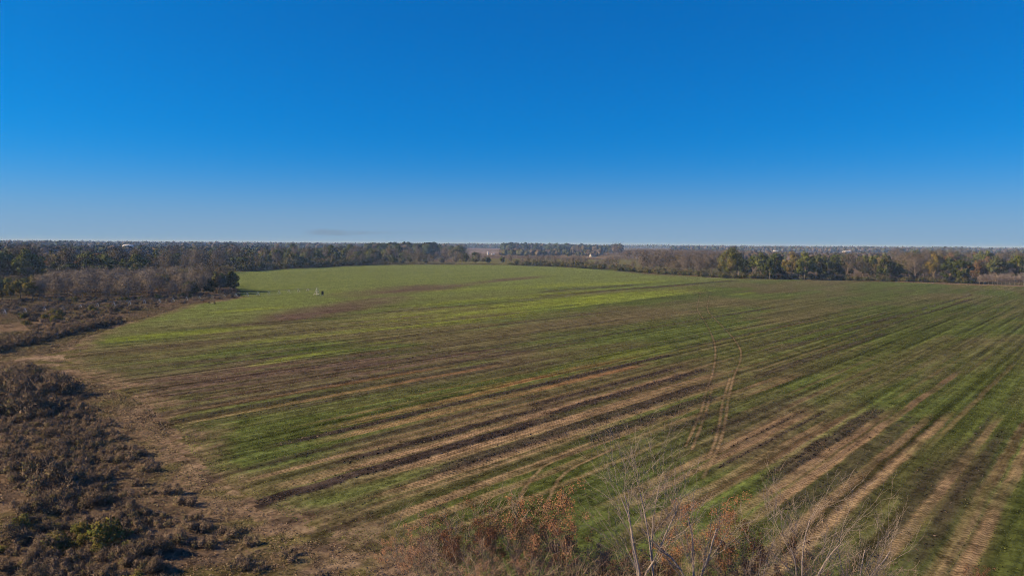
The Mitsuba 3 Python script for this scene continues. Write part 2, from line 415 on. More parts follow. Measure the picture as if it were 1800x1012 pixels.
# drilled lines of the field: (across, half width, from, to, strength) along the rows
RESIDUE = [(-92.2, 1.0, 50, 165, .9), (-95.6, 0.9, 172, 295, 0.55), (-73.0, 1.25, 27, 92, 1), (-75.0, 1.2, 92, 152, .95), (-74.6, 0.8, 190, 330, 0.55), (-78.6, 0.95, 52, 95, .95), (-81.2, 1.0, 95, 152, .9),
           (-81.4, 0.8, 192, 345, 0.45), (-85.5, 1.2, 40, 104, 0.51), (-66.5, 1.6, 58, 138, .8), (-60.4, 1.5, 84, 126, .7), (-33.4, 1.2, 86, 138, .75), (-40.0, .3, 86, 128, 1), (-42.9, .25, 96, 128, .7),
           (-124.6, 1.1, 40, 175, 0.55), (-117.6, 1.4, 42, 125, .6), (-128.0, 1.1, 130, 330, 0.55), (-150, 1.0, 90, 235, 0.45), (-14.2, .8, 70, 135, 0.51), (-17.2, .3, 70, 150, 0.55), (-62.5, 1.4, 150, 260, 0.51),
           (-106, 1.2, 100, 240, 0.35), (-112, 1.0, 45, 150, 0.40), (-138, 1.2, 50, 210, 0.40), (-144, 1.0, 45, 130, 0.45), (-164, 1.0, 55, 150, 0.45), (-172, 1.4, 60, 260, 0.40), (-188, 1.2, 75, 250, 0.40),
           (-205, 1.2, 70, 150, 0.40), (-68, 1.0, 230, 470, 0.45), (-74.0, 0.7, 330, 520, 0.40), (-27.4, 1.3, 76, 135, 0.51), (-54, 1.2, 96, 118, .6), (-18.9, 1.2, 90, 110, 0.45), (-48.5, 1.8, 100, 135, 0.45), (-239, 1.0, 90, 320, 0.40),
           (-251, 4.0, 300, 560, 0.45), (-274, 3.5, 330, 440, 0.35)]
TRACK = [(-95.4, 1.3, 62, 100, .9), (-97.6, 1.2, 98, 156, .9), (-89.6, 1.2, 58, 150, .75), (-81.2, .55, 40, 92, .75), (-83.2, .6, 62, 135, .5), (-76.2, 1.15, 44, 145, .95), (-70.7, 1.1, 50, 150, .95), (-68.9, .6, 60, 150, .6),
         (-64.5, 1.1, 50, 142, .85), (-62.6, .6, 46, 100, .6), (-58.6, 1.0, 44, 155, .75), (-55.5, .8, 42, 112, .6), (-56.6, 1.4, 130, 160, .7), (-51.5, .5, 46, 90, .5), (-43.6, .8, 66, 122, .75), (-41.7, .6, 66, 130, .75),
         (-37.6, .6, 60, 122, .75), (-36.3, .7, 60, 136, .85), (-31.6, .75, 56, 138, .9), (-29.6, .7, 56, 190, .9), (-25.2, .7, 56, 135, .7), (-23.0, .8, 56, 140, .8), (-21.3, .5, 120, 215, .45), (-16.2, .65, 56, 145, .7),
         (-12.1, .7, 54, 150, .75), (-10.3, .7, 54, 135, .75), (-5.2, .7, 54, 110, .6), (-93.9, .35, 160, 300, .5), (-73.2, .35, 205, 300, .5), (-80.2, .3, 170, 300, .4), (-77.6, .4, 152, 215, .5), (-69.3, .6, 150, 200, .5),
         (-66, .5, 160, 290, .4), (-122.6, 1.3, 45, 110, .45), (-115, 1.2, 45, 120, .45), (-99.6, .5, 60, 140, .35), (-104, .6, 70, 120, .3), (-46.2, .6, 125, 190, .4), (-50.4, .5, 118, 200, .4), (-28, .5, 190, 230, .3), (-33.2, .5, 150, 220, .3)]
# patches: (along, across, half along, half across, slope, strength), softened by noise
BRIGHT = [(300, -217, 145, 24, -.03, 1.1), (450, -292, 95, 12, .08, .9), (410, -177, 25, 2.6, 0, 1), (97, -161, 18, 3.5, -.2, .8), (127, -166.5, 9, 1.4, 0, .7), (90, -228, 34, 7, 0, .7), (148, -290, 24, 7, -.2, .75),
          (300, -255, 110, 11, 0, .8), (560, -262, 40, 4, 0, .6), (380, -310, 140, 16, .1, .6), (160, -101, 34, 4, 0, .45), (620, -80, 40, 3, 0, .5), (120, -195, 30, 5, 0, .45), (190, -190, 70, 6, 0, .8), (32, -100, 14, 4, 0, .6)]
BROWN = [(285, -345, 80, 30, -.25, 1.1), (178, -268, 75, 20, -.55, 1.1), (425, -388, 85, 13, -.3, 1), (620, -375, 55, 22, -1.6, .75), (85, -142, 66, 34, .25, 1.0), (60, -158, 22, 14, 0, .5), (100, -112, 40, 7, 0, .6), (70, -205, 30, 9, 0, .4),
         (112, -80, 60, 16, 0, .5), (115, -46, 36, 12, 0, .55), (160, -62, 30, 8, 0, .4), (36, -64, 12, 5, .3, .7), (230, -150, 120, 26, 0, .35), (420, -250, 130, 5, .1, .6), (110, -15, 25, 3, 0, .5), (560, -345, 50, 5, .4, .6)]
DEEP = [(60, -56, 30, 6, 0, .9), (56, -98, 26, 9, .1, .55), (300, -62, 210, 38, 0, .95), (190, -22, 140, 11, 0, .85), (90, -27.4, 45, 2.0, 0, .8), (100, -20, 50, 3, 0, .8), (75, -7, 40, 4, 0, .9), (105, -52.5, 30, 2.5, 0, .9),
        (430, -120, 160, 30, 0, .4), (430, -45, 160, 30, 0, .5), (150, -106, 40, 8, 0, .4)]
STUBBLE = [(112, -77, 58, 20, 0, .6), (112, -42, 26, 5, 0, .5), (108, -30.5, 34, 2.2, 0, .4), (98, -24, 28, 2, 0, .3)]
CURVES = [[(905, 900), (925, 850), (960, 815), (1010, 795), (1090, 768)], [(962, 890), (975, 850), (1000, 825), (1075, 790)],
          [(1232, 512), (1228, 530), (1224, 543), (1236, 560), (1250, 585), (1258, 610), (1257, 635), (1252, 660), (1240, 690), (1236, 715), (1222, 748), (1205, 785)],
          [(1248, 518), (1245, 530), (1242, 545), (1258, 562), (1284, 588), (1302, 612), (1303, 632), (1290, 660), (1280, 700), (1275, 745), (1262, 790), (1236, 840)],
          [(1252, 680), (1246, 705), (1236, 740), (1216, 790)], [(1283, 665), (1269, 710), (1263, 760), (1246, 805)]]


def row_coords(x, y):
    return float(RU[0]) * x + float(RU[1]) * y, float(RV[0]) * x + float(RV[1]) * y


def line_mask(u, v, lines, wob, soft, lib):
    m = 0.0
    for v0, hw, a, b, s in lines:
        d = lib.abs(v - v0 + wob * (0.5 + 0.3 * hw))
        ends = lib.clip((u - a) / 9 + .5, 0, 1) * lib.clip((b - u) / 14 + .5, 0, 1)
        m = lib.maximum(m, s * ends * lib.clip((hw - d) / soft + .5, 0, 1))
    return m


class NP:
    abs, clip, maximum = np.abs, np.clip, np.maximum


SEGS = []
for c in CURVES:
    w = np.array([at(*q) for q in c])
    mid_ = (w[:-1] + w[1:]) / 2                                # round the corners off
    w = np.vstack([w[:1], *[np.vstack([.5 * mid_[i] + .5 * w[i + 1], .5 * w[i + 1] + .5 * mid_[i + 1]]) for i in range(len(mid_) - 1)], w[-1:]])
    SEGS += [(w[k], w[k + 1]) for k in range(len(w) - 1)]


def curve_mask(x, y, hw, soft):
    best = mi.Float(1e9)
    for a, b in SEGS:
        ab = [float(q_) for q_ in b - a]
        a = [float(q_) for q_ in a]
        t = dr.clip(((x - a[0]) * ab[0] + (y - a[1]) * ab[1]) / (ab[0] ** 2 + ab[1] ** 2), 0, 1)
        best = dr.minimum(best, dr.square(x - a[0] - ab[0] * t) + dr.square(y - a[1] - ab[1] * t))
    return dr.clip((hw - dr.sqrt(best)) / soft + .5, 0, 1)


def blob_mask(u, v, blobs, warp, lib=dr):
    m = 0.0
    for uc, vc, hu, hv, sl, s in blobs:
        a, b = (u - uc) / hu, (v - vc - sl * (u - uc)) / hv
        m = lib.maximum(m, s * lib.clip((1.15 - a * a - b * b + warp) * 0.8, 0, 1))
    return m


def field_color(p, n, uv):
    u, v = row_coords(p.x, p.y)
    streak = fbm(v * 0.55, u * 0.012, 2.0)               # drill passes
    fine = noise(v * 3.1, u * 0.09, 4.0)                # single rows
    mottle = fbm(p.x * 0.9, p.y * 0.9, 6.0)
    grain = 0.3 * noise(p.x * 0.45, p.y * 0.45, 61.0) + 0.35 * noise(p.x * 1.6, p.y * 1.6, 62.0) + 0.35 * noise(p.x * 4.3, p.y * 4.3, 63.0)
    grain = dr.clip(0.5 + 1.7 * (grain - 0.5), 0, 1)
    patch = fbm(u * 0.02, v * 0.045, 8.0)
    warp = 1.5 * (fbm(u * 0.05, v * 0.3, 12.0) - 0.5) + 1.0 * (streak - 0.5)
    wob = noise(u * 0.22, v * 0.1, 3.0) + 0.6 * noise(u * 0.9, v * 0.3, 5.0) - 0.8
    far = smoothstep(-200, -330, v)
    base = mikit.mix((0.122, 0.118, 0.060), (0.090, 0.125, 0.038), smoothstep(0.38, 0.62, patch * 0.7 + streak * 0.3))
    base = mikit.mix(base, (0.148, 0.196, 0.062), far)
    c = mikit.mix(base, (0.071, 0.094, 0.027), blob_mask(u, v, DEEP, warp))
    c = mikit.mix(c, (0.112, 0.085, 0.066), blob_mask(u, v, BROWN, warp))
    c = mikit.mix(c, (0.165, 0.118, 0.078), blob_mask(u, v, STUBBLE, warp))
    c = mikit.mix(c, (0.185, 0.245, 0.044), blob_mask(u, v, BRIGHT, warp))
    pass_ = smoothstep(0.25, 0.75, noise(v * 0.95, u * 0.016, 14.0))
    c = c * (0.50 + 0.34 * streak + 0.30 * fine + 0.34 * pass_)
    tan = line_mask(u, v, TRACK, wob * 0.5, 0.5, dr) * (0.45 + 0.55 * smoothstep(0.3, 0.55, fbm(u * 0.06, v * 0.4, 21.0)))
    lug = u / 0.62 + 0.8 * dr.abs(v * 1.7 - dr.floor(v * 1.7) - 0.5)     # tyre lugs pressed across the track
    tick = smoothstep(0.25, 0.5, dr.abs(lug - dr.floor(lug) - 0.5) * 2 + 0.35 * (fine - .5)) * smoothstep(190, 90, u)
    orange = smoothstep(-78, -92, v) * smoothstep(40, 100, u)
    tanc = mikit.mix((0.315, 0.225, 0.145), (0.33, 0.19, 0.095), orange)
    c = mikit.mix(c, tanc * (0.55 + 0.60 * tick), tan * (0.72 + 0.28 * mottle))
    c = c * (1 - 0.28 * curve_mask(p.x, p.y, 0.62, 0.6))
    rut = curve_mask(p.x, p.y, 0.22 + 0.12 * wob, 0.3) * (0.45 + 0.55 * smoothstep(0.3, 0.55, fbm(p.x * 0.12, p.y * 0.12, 31.0)))
    c = mikit.mix(c, mi.Color3f(0.31, 0.235, 0.145) * (0.75 + 0.3 * tick), 0.72 * rut)
    edge = dr.clip((6.5 - edge_distance(p.x, p.y) + 9 * (fbm(p.x * 0.09, p.y * 0.09, 41.0) - 0.45) + 3 * (mottle - .5)) / 5, 0, 1)
    c = mikit.mix(c, margin_color(p.x, p.y), edge * (0.6 + .4 * mottle))
    lane = (v + 73.0 + 0.25 * wob) / 6.1                  # every drill pass leaves a thin dark seam and a paler one beside it
    off = (lane - dr.floor(lane + 0.5)) * 6.1
    alive = smoothstep(0.36, 0.58, fbm(u * 0.013, dr.floor(lane + 0.5) * 3.7, 91.0)) * smoothstep(700, 350, u)
    c = c * (1 - 0.50 * alive * dr.clip((0.55 - dr.abs(off)) / 0.5 + .5, 0, 1))
    c = c * (1 + 0.28 * alive * dr.clip((0.35 - dr.abs(off - 1.2)) / 0.4 + .5, 0, 1))
    seam = dr.floor(v / 1.53 + 0.5)
    c = c * (1 - 0.26 * smoothstep(0.45, 0.7, fbm(u * 0.02, seam * 2.9, 95.0)) * dr.clip((0.22 - dr.abs(v - seam * 1.53)) / 0.3 + .5, 0, 1))
    res = line_mask(u, v, RESIDUE, wob, 0.8, dr)
    c = mikit.mix(c, mi.Color3f(0.052, 0.042, 0.038) * (0.6 + 0.8 * mottle), res * smoothstep(0.15, 0.55, mottle + 0.35 * res))
    return c * (0.34 + 0.92 * grain)


scene['field_crop'] = diffuse(field_color)
fu = spaced(-70.0, (20, 6), (45, 1.2), (130, 0.7), (220, 1.6), (340, 3), (720, 9))
fv = spaced(-760.0, (-420, 8), (-260, 3), (-130, 1.2), (-100, .6), (-6, 0.34), (60, 2))
Ug, Vg = np.meshgrid(fu, fv, indexing='ij')
U_, V_ = Ug.ravel(), Vg.ravel()
fx, fy = RU[0] * U_ + RV[0] * V_, RU[1] * U_ + RV[1] * V_
q = np.stack([U_, V_, 0 * U_], -1)
wob = meshkit.noise(q * [0.22, 0.1, 1], 3) - 0.5
fz = 0.004 + 0.13 * line_mask(U_, V_, RESIDUE, wob, 0.9, NP) * (0.4 + 1.2 * meshkit.noise(q * [1.1, 1.6, 1], 5)) - 0.04 * line_mask(U_, V_, TRACK, wob * .3, 0.6, NP)
fz += 0.10 * (meshkit.fbm(q * [0.7, 1.2, 1], 2, 4) - 0.35) + 0.04 * np.sin(V_ * 2 * np.pi / 1.52)
rim = shapely.distance(FP.boundary, shapely.points(fx, fy))
fz = (np.maximum(fz, -0.06) + 0.05) * np.clip(rim / 4, 0.02, 1)
F = grid_mesh(fu, fv)
cx, cy = fx[F].mean(1), fy[F].mean(1)
jit = meshkit.noise(np.stack([cx * 0.35, cy * 0.35, 0 * cx], -1), 9) - 0.5
keep = shapely.contains_xy(FP, cx + 5.0 * jit, cy - 5.0 * jit)
F = F[keep]
used = np.unique(F)
remap = np.zeros(len(fx), int); remap[used] = np.arange(len(used))
scene['field'] = mikit.ply((np.stack([fx, fy, fz], -1)[used], remap[F]), 'field_crop', smooth=True)
tag('field', 'large green field with straight drilled rows, tan wheel tracks and dark residue strips', kind='structure')


# the crop itself where single tufts show, and the loose straw of the dark strips
rg_ = np.random.default_rng(77)
nt = 420000
tu = 28 + 260 * rg_.random(nt) ** 1.6
tv = rg_.uniform(-230, 8, nt)
tv = np.round(tv / .36) * .36 + rg_.normal(0, .06, nt)
tx, ty = RU[0] * tu + RV[0] * tv, RU[1] * tu + RV[1] * tv
ok = shapely.contains_xy(FP.buffer(-.5), tx, ty) & (np.abs(tx) < ty * 0.8) & (ty > 52)
bare = np.maximum(line_mask(tu, tv, TRACK, 0 * tu, 0.4, NP), line_mask(tu, tv, RESIDUE, 0 * tu, 0.5, NP))
brown = np.maximum(blob_mask(tu, tv, BROWN, 0, NP), blob_mask(tu, tv, STUBBLE, 0, NP))
thin = meshkit.fbm(np.column_stack([tu * .15, tv * .5, 0 * tu]), 3, 8)
ruts = np.full(nt, 1e9)
for a, b in SEGS:
    ab = b - a
    t = np.clip(((tx - a[0]) * ab[0] + (ty - a[1]) * ab[1]) / (ab @ ab), 0, 1)
    ruts = np.minimum(ruts, np.hypot(tx - a[0] - ab[0] * t, ty - a[1] - ab[1] * t))
fade = np.clip((285 - tu) / 160, 0, 1) * np.clip((tv + 230) / 130, 0, 1)
ok &= (bare < .25) & (ruts > .35) & (rg_.random(nt) > brown * .8) & (rg_.random(nt) < fade * (.35 + .9 * thin))
tu, tv, tx, ty = tu[ok], tv[ok], tx[ok], ty[ok]
deep = blob_mask(tu, tv, DEEP, 0, NP)[:, None]
lush = blob_mask(tu, tv, BRIGHT, 0, NP)[:, None]
hue = meshkit.noise(np.column_stack([tu * .03, tv * .12, 0 * tu]), 6)[:, None]
col = (np.array([0.145, 0.135, 0.055]) * (1 - hue) + np.array([0.10, 0.135, 0.036]) * hue) * (1 - deep) + np.array([0.075, 0.094, 0.027]) * deep
col = (col * (1 - lush) + np.array([0.18, 0.235, 0.045]) * lush) * rg_.uniform(.62, 1.38, (len(tu), 1))
size = 0.095 + 0.00035 * np.hypot(tx, ty)
d = rand_dirs(rg_, len(tu)) * .6 + [0, 0, 1]; d /= np.linalg.norm(d, axis=1, keepdims=True)
m = Mesh()
m.add(*twig_tris(rg_, np.column_stack([tx, ty, np.full(len(tx), .03)]), d, size, size * 1.1, col), soft(rg_, d + [0, 0, 1.2], 3, .4))
scene['crop_grass'] = m.ply()
tag('crop_grass', 'short green crop tufts sprouting along the drilled rows of the field', kind='stuff')
m = Mesh()
for v0, hw, a, b, st in RESIDUE:
    n_ = int((b - a) * hw * (26 * st if st > .6 and a < 140 else 5 * st))
    su, sv = rg_.uniform(a, b, n_), v0 + rg_.normal(0, hw * .55, n_)
    sx_, sy_ = RU[0] * su + RV[0] * sv, RU[1] * su + RV[1] * sv
    k_ = shapely.contains_xy(FP, sx_, sy_) & (sy_ > 52)
    sx_, sy_ = sx_[k_], sy_[k_]
    if len(sx_):
        q_ = np.column_stack([sx_, sy_, rg_.uniform(.05, .2, len(sx_))])
        m.add(*leaf_quads(rg_, q_, 0.30 + .001 * np.hypot(sx_, sy_), np.array([0.07, 0.057, 0.05]) * rg_.uniform(.5, 1.6, (len(sx_), 1)), aspect=.35, flat=.6), soft(rg_, np.tile([0, 0, 1.0], (len(sx_), 1)), 4, .6))
scene['crop_residue'] = m.ply()
tag('crop_residue', 'dark rotting crop residue lying in long strips across the field', kind='stuff')


def sheet(name, px, z, color, label, bsdf=None):
    pts = np.array([at(*q_) for q_ in px])
    P = shapely.Polygon(pts)
    m = trimesh.creation.triangulate_polygon(P, engine='earcut')
    key = numbered(name)
    c = np.array(color)
    scene[key + '_soil'] = diffuse(lambda p, n, uv, c=c: mi.Color3f(*map(float, c)) * (0.75 + 0.5 * fbm(p.x * 0.02, p.y * 0.004, 3.0)))
    scene[key] = mikit.ply((np.column_stack([m[0], np.full(len(m[0]), z)]), m[1]), key + '_soil')
    tag(key, label, kind='structure')


sheet('meadow', [(800, 464), (880, 464.5), (1050, 469), (1190, 480), (1260, 484), (1330, 470), (1180, 457), (1080, 456.5), (900, 454), (800, 455)], 0.03, (0.098, 0.098, 0.042), 'olive green meadow behind the hedge at the far side of the field')
sheet('pale_field', [(795, 446.5), (888, 446), (888, 441), (800, 440)], 0.03, (0.15, 0.12, 0.112), 'pinkish bare field in front of the white farm buildings')
sheet('pale_field', [(800, 439), (884, 440), (884, 435.5), (800, 434)], 0.04, (0.135, 0.095, 0.085), 'brown ploughed field left of the white farm buildings')
sheet('pale_field', [(985, 453), (1035, 453.5), (1080, 455), (1080, 450), (1030, 446.5), (985, 446.5)], 0.05, (0.135, 0.105, 0.066), 'orange brown grass field beside the house')
sheet('pale_field', [(1290, 441.5), (1345, 442.2), (1345, 440.6), (1290, 440)], 0.05, (0.5, 0.46, 0.40), 'pale strip of bare field behind the big round oak')
sheet('pale_field', [(1735, 451.5), (1800, 452), (1800, 450), (1735, 449.5)], 0.05, (0.5, 0.45, 0.38), 'pale sandy field glimpsed behind the right hand wood')
sheet('pale_field', [(262, 437.5), (300, 436.8), (340, 436), (340, 434.5), (262, 434.8)], 0.05, (0.40, 0.36, 0.33), 'pale field strip beyond the left hand wood')

# the cart track along the field's right far edge
sheet('dirt_track', [(1130, 480.2), (1250, 488), (1400, 491.5), (1560, 495.2), (1700, 500.2), (1800, 504), (1800, 502.6), (1700, 499), (1560, 494.2), (1400, 490.6), (1250, 486.8), (1130, 478.8)], 0.11, (0.19, 0.135, 0.095), 'pale dirt track between the field and the right hand tree line')

# ------------------------------------------------------------------ weeds and brush at the left margin
rng = np.random.default_rng(5)
weed = Mesh()
MARGIN = shapely.Polygon([at(0, 1060), at(720, 1060), (-8, 60), at(690, 975), at(560, 950), at(440, 890), at(390, 855), at(320, 800), at(290, 745), at(245, 705), at(150, 665), at(80, 648), at(140, 595), at(210, 572), at(330, 536), at(420, 524),
                          at(400, 518), at(0, 528), at(-60, 560), at(-60, 700)])
x0, y0, x1, y1 = MARGIN.bounds
c = rng.uniform([x0, y0], [x1, y1], (300000, 2))
c = c[shapely.contains_xy(MARGIN, c[:, 0], c[:, 1])]
dens = 0.6 * meshkit.fbm(np.column_stack([c * 0.06, 0 * c[:, 0]]), 4, 21) + 0.4 * meshkit.fbm(np.column_stack([c * 0.3, 0 * c[:, 0]]), 3, 22)
dens -= 0.12 * np.clip(1 - shapely.distance(FP, shapely.points(c[:, 0], c[:, 1])) / 8, 0, 1)
dens -= 0.25 * (np.hypot((c[:, 0] - SAND[0]) / 10, (c[:, 1] - SAND[1]) / 6) < 1)
dens -= 0.25 * (np.hypot((c[:, 0] - GLADE[0]) / 20, (c[:, 1] - GLADE[1]) / 24) < 1)
c = c[(dens + rng.uniform(-.12, .12, len(c)) > 0.37)][:130000]
cz = terrain(c[:, 0], c[:, 1])
k = 5
hue = meshkit.noise(np.column_stack([c * 0.08, 0 * c[:, 0]]), 4)[:, None]
col = (1 - hue) * np.array([0.19, 0.145, 0.105]) + hue * np.array([0.14, 0.128, 0.066])
col *= rng.uniform(0.6, 1.3, (len(c), 1))
far = np.clip((np.hypot(c[:, 0], c[:, 1]) - 60) / 200, 0, 1)
pts = np.repeat(np.column_stack([c, cz]), k, 0) + rng.normal(size=(len(c) * k, 3)) * [0.28, 0.28, 0] * np.repeat(1 + 2 * far, k)[:, None]
d = rand_dirs(rng, len(pts)) * 0.7 + [0, 0, 1]; d /= np.linalg.norm(d, axis=1, keepdims=True)
weed.add(*leaf_quads(rng, pts + d * (0.03 + 0.30 * rng.random((len(d), 1)) * np.repeat(meshkit.noise(np.column_stack([c * 0.13, 0 * c[:, 0]]), 9), k)[:, None]), np.repeat(0.19 * (1 + 1.6 * far), k), np.repeat(col, k, 0), aspect=.5, flat=.3), soft(rng, d * [.5, .5, .3] + [0, 0, .9], 4, .3))
scene['dry_weeds'] = weed.ply()
tag('dry_weeds', 'matted dry brown weeds and grass covering the rough margin left of the field', kind='stuff')


LOOK = {'mauve': 'mauve grey leafless', 'greybare': 'grey leafless', 'brownleaf': 'brown leaved', 'olive': 'olive green', 'green': 'green leafy', 'darkgreen': 'dark evergreen', 'pine': 'needle leaved',
        'hedge': 'dark leafy', 'brush': 'brown twiggy', 'paleweed': 'pale dry', 'greenbrush': 'green leafy', 'russet': 'russet leaved', 'paleolive': 'pale olive'}
ORD = 'first second third fourth fifth sixth seventh eighth ninth tenth eleventh twelfth thirteenth fourteenth fifteenth sixteenth'.split()


def lay(rng, name, kinds, pts, s, label, category, group, sv=0.32, tall=0.2):
    pts = pts[np.argsort(np.arctan2(pts[:, 0], pts[:, 1]))]                       # left to right as seen
    near = np.hypot(*pts.T) < np.median(np.hypot(*pts.T))
    for i, (x, y) in enumerate(pts):
        k_ = kinds[rng.integers(len(kinds))]
        f = s * rng.uniform(1 - sv, 1 + sv)
        z = float(terrain(np.array([x]), np.array([y]))[0]) if y < 420 and x < 12 else 0.0
        look = LOOK[k_.split('_')[1]]
        if len(pts) <= 16:
            lab, grp = label.replace('LOOK', look) + f', {ORD[i]} from the left', group
        else:
            part = ('left', 'middle', 'right')[min(2, 3 * i // len(pts))] + (' front' if near[i] else ' rear')
            lab, grp = label.replace('LOOK', look) + f', {part} part', f'{group}, {look}, {part}'
        plant(name, k_, x, y, f, min(f * rng.uniform(1 - tall, 1 + tall), 1.22 * s), rng.uniform(0, 360), z, lab, category, grp)


def px_poly(*p):
    return [at(*q_) for q_ in p]


B3 = lambda n: [f'{n}_{s}' for s in range(3)]
near_margin = px_poly((0, 1030), (330, 1030), (250, 950), (260, 900), (170, 860), (160, 780), (130, 720), (0, 720))
lay(rng, 'brown_brush', B3('kind_brush'), scatter(rng, near_margin, 56, 1.9), 0.8, 'low LOOK bush on the weedy lower left margin', 'bush', 'brown bushes of the lower left margin')
lay(rng, 'pale_weed_clump', B3('kind_paleweed'), scatter(rng, px_poly((0, 1030), (640, 1030), (520, 985), (360, 915), (280, 830), (200, 740), (120, 690), (0, 660)), 170, 1.4), 0.8, 'LOOK weed clump on the lower left margin beside the field', 'weeds', 'pale weed clumps at the lower left')
lay(rng, 'green_brush', B3('kind_greenbrush'), scatter(rng, px_poly((0, 1030), (280, 1030), (220, 930), (0, 905)), 13, 2.2), 0.6, 'low LOOK bush among brown brush at the lower left', 'bush', 'green bushes of the lower left margin')
lay(rng, 'dark_brush', B3('kind_brush'), scatter(rng, px_poly((-20, 730), (60, 735), (110, 705), (105, 675), (40, 665), (-20, 670)), 22, 2.6), 1.9, 'tall LOOK bush in the thicket below the sandy patch', 'bush', 'dark brush thicket below the sandy patch')
lay(rng, 'hollow_brush', B3('kind_brush'), scatter(rng, px_poly((-10, 622), (30, 611), (120, 589), (200, 570), (215, 562), (140, 572), (60, 594), (-10, 608)), 75, 2.0), 1.25, 'LOOK bush in the strip along the left field curve', 'bush', 'brush strip along the left curve of the field')
lay(rng, 'scrub_bush', B3('kind_brush') + B3('kind_paleweed'), scatter(rng, px_poly((60, 586), (100, 575), (200, 553), (330, 533), (420, 522), (400, 517), (-10, 530), (-10, 555), (45, 562)), 230, 3.1), 1.02, 'LOOK scrub bush between field and left thicket', 'bush', 'scrub bushes before the left thicket')
lay(rng, 'margin_green_bush', B3('kind_greenbrush'), scatter(rng, px_poly((40, 575), (200, 550), (210, 540), (40, 556)), 8, 7), 1.1, 'small LOOK bush in the scrub left of the field', 'bush', 'green bushes in the left scrub')
for (px, py, s, kn, lab) in [(100, 862, 1.9, 'kind_brush_0', 'large dark brown bush casting a deep shadow, above the lower left corner'), (60, 835, 1.4, 'kind_brush_1', 'brown bush left of the large dark bush at the lower left'),
                             (192, 958, 1.15, 'kind_greenbrush_0', 'green and tan leafy bush right of the ditch at the bottom left'), (232, 985, 0.95, 'kind_brush_2', 'brown bush with green fringe right of the leafy bush near the ditch'),
                             (172, 765, 0.9, 'kind_brush_0', 'dark bush standing alone on the margin beside the field corner'), (100, 566, 1.5, 'kind_greenbrush_1', 'dark green bush standing out in the scrub left of the field')]:
    x, y = at(px, py)
    plant('landmark_bush', kn, x, y, s, None, px, float(terrain(np.array([x]), np.array([y]))[0]), lab, 'bush')

# ------------------------------------------------------------------ woods and tree lines
rng = np.random.default_rng(11)
G1 = 'leafless trees of the left thicket'
lay(rng, 'thicket_tree', B3('kind_mauve'), scatter(rng, px_poly((60, 530), (240, 527), (330, 522), (400, 516), (380, 503), (240, 503), (100, 505)), 130, 5.2), 1.08, 'LOOK tree in the dense thicket behind the irrigation arm', 'tree', G1)
lay(rng, 'thicket_olive_tree', ['kind_paleolive', 'kind_olive_1', 'kind_brownleaf_0', 'kind_paleolive'], scatter(rng, px_poly((-20, 532), (80, 529), (110, 510), (-20, 512)), 26, 6.5), 0.52, 'small LOOK tree at the left edge before the wood', 'tree', 'olive trees at the left edge')
lay(rng, 'thicket_dark_tree', ['kind_darkgreen_0', 'kind_darkgreen_2', 'kind_brownleaf_1', 'kind_olive_2'], scatter(rng, px_poly((330, 521), (405, 516), (418, 518), (400, 508), (340, 508)), 14, 5.5), 0.70, 'LOOK tree at the tip of the left thicket', 'tree', 'dark trees at the thicket tip')
lay(rng, 'undergrowth_bush', B3('kind_greenbrush') + B3('kind_brush'), scatter(rng, px_poly((100, 533), (240, 530), (330, 525), (420, 521), (418, 519), (330, 521), (240, 526), (100, 529)), 34, 5), 1.15, 'LOOK undergrowth bush at the foot of the left thicket', 'bush', 'undergrowth of the left thicket')
lay(rng, 'wood_tree', ['kind_brownleaf_0', 'kind_russet', 'kind_green_1', 'kind_olive_0', 'kind_olive_1', 'kind_olive_2'], scatter(rng, px_poly((-30, 497), (250, 495), (245, 478), (-30, 476)), 85, 10.5), 1.1, 'tall LOOK tree in the wood behind the left thicket', 'tree', 'brown trees of the left wood')
lay(rng, 'wood_dark_tree', ['kind_darkgreen_0', 'kind_darkgreen_1', 'kind_green_2'], scatter(rng, px_poly((0, 499), (250, 497), (250, 488), (0, 490)), 18, 12), 0.95, 'LOOK tree at the near edge of the left wood', 'tree', 'dark trees of the left wood edge')
x, y = at(282, 517); plant('yellow_tree', 'kind_yellow', x, y, 1.5, 1.42, 0, 0, 'bright yellow leaved tree among the mauve thicket left of the field', 'tree')
x, y = at(300, 508); plant('yellow_tree', 'kind_darkgreen_1', x, y, .75, .72, 0, 0, 'dark green tree touching the right side of the yellow one in the thicket', 'tree')
G2 = 'grey trees of the far left wood'
lay(rng, 'far_wood_tree', B3('kind_greybare') + ['kind_brownleaf_1', 'kind_olive_0', 'kind_olive_1', 'kind_green_2', 'kind_darkgreen_0'], scatter(rng, px_poly((240, 489), (400, 478), (520, 471), (640, 466), (690, 464), (690, 458), (500, 461), (250, 472)), 150, 10), 1.05, 'LOOK tree in the wood along the far left field edge', 'tree', G2)
lay(rng, 'far_wood_evergreen', ['kind_green_0', 'kind_darkgreen_1', 'kind_darkgreen_2', 'kind_pine_0'], scatter(rng, px_poly((280, 482), (400, 476), (520, 470), (640, 465), (640, 459), (500, 462), (280, 474)), 40, 16), 1.0, 'taller LOOK tree of the far left field edge wood', 'tree', 'evergreens of the far left wood')
lay(rng, 'edge_evergreen', B3('kind_hedge'), scatter(rng, px_poly((420, 477.5), (520, 471.5), (645, 466), (645, 465), (520, 470), (420, 475)), 36, 9), 1.25, 'LOOK shrub at the foot of the far left wood', 'bush', 'dark shrubs at the foot of the far left wood')
lay(rng, 'hedge_tree', ['kind_olive_0', 'kind_olive_2', 'kind_brownleaf_2', 'kind_brownleaf_0', 'kind_greybare_1'], scatter(rng, px_poly((645, 466), (885, 464.5), (885, 463), (645, 463)), 42, 9), 0.72, 'bushy LOOK tree of the far field hedge', 'tree', 'bushy trees of the far hedge')
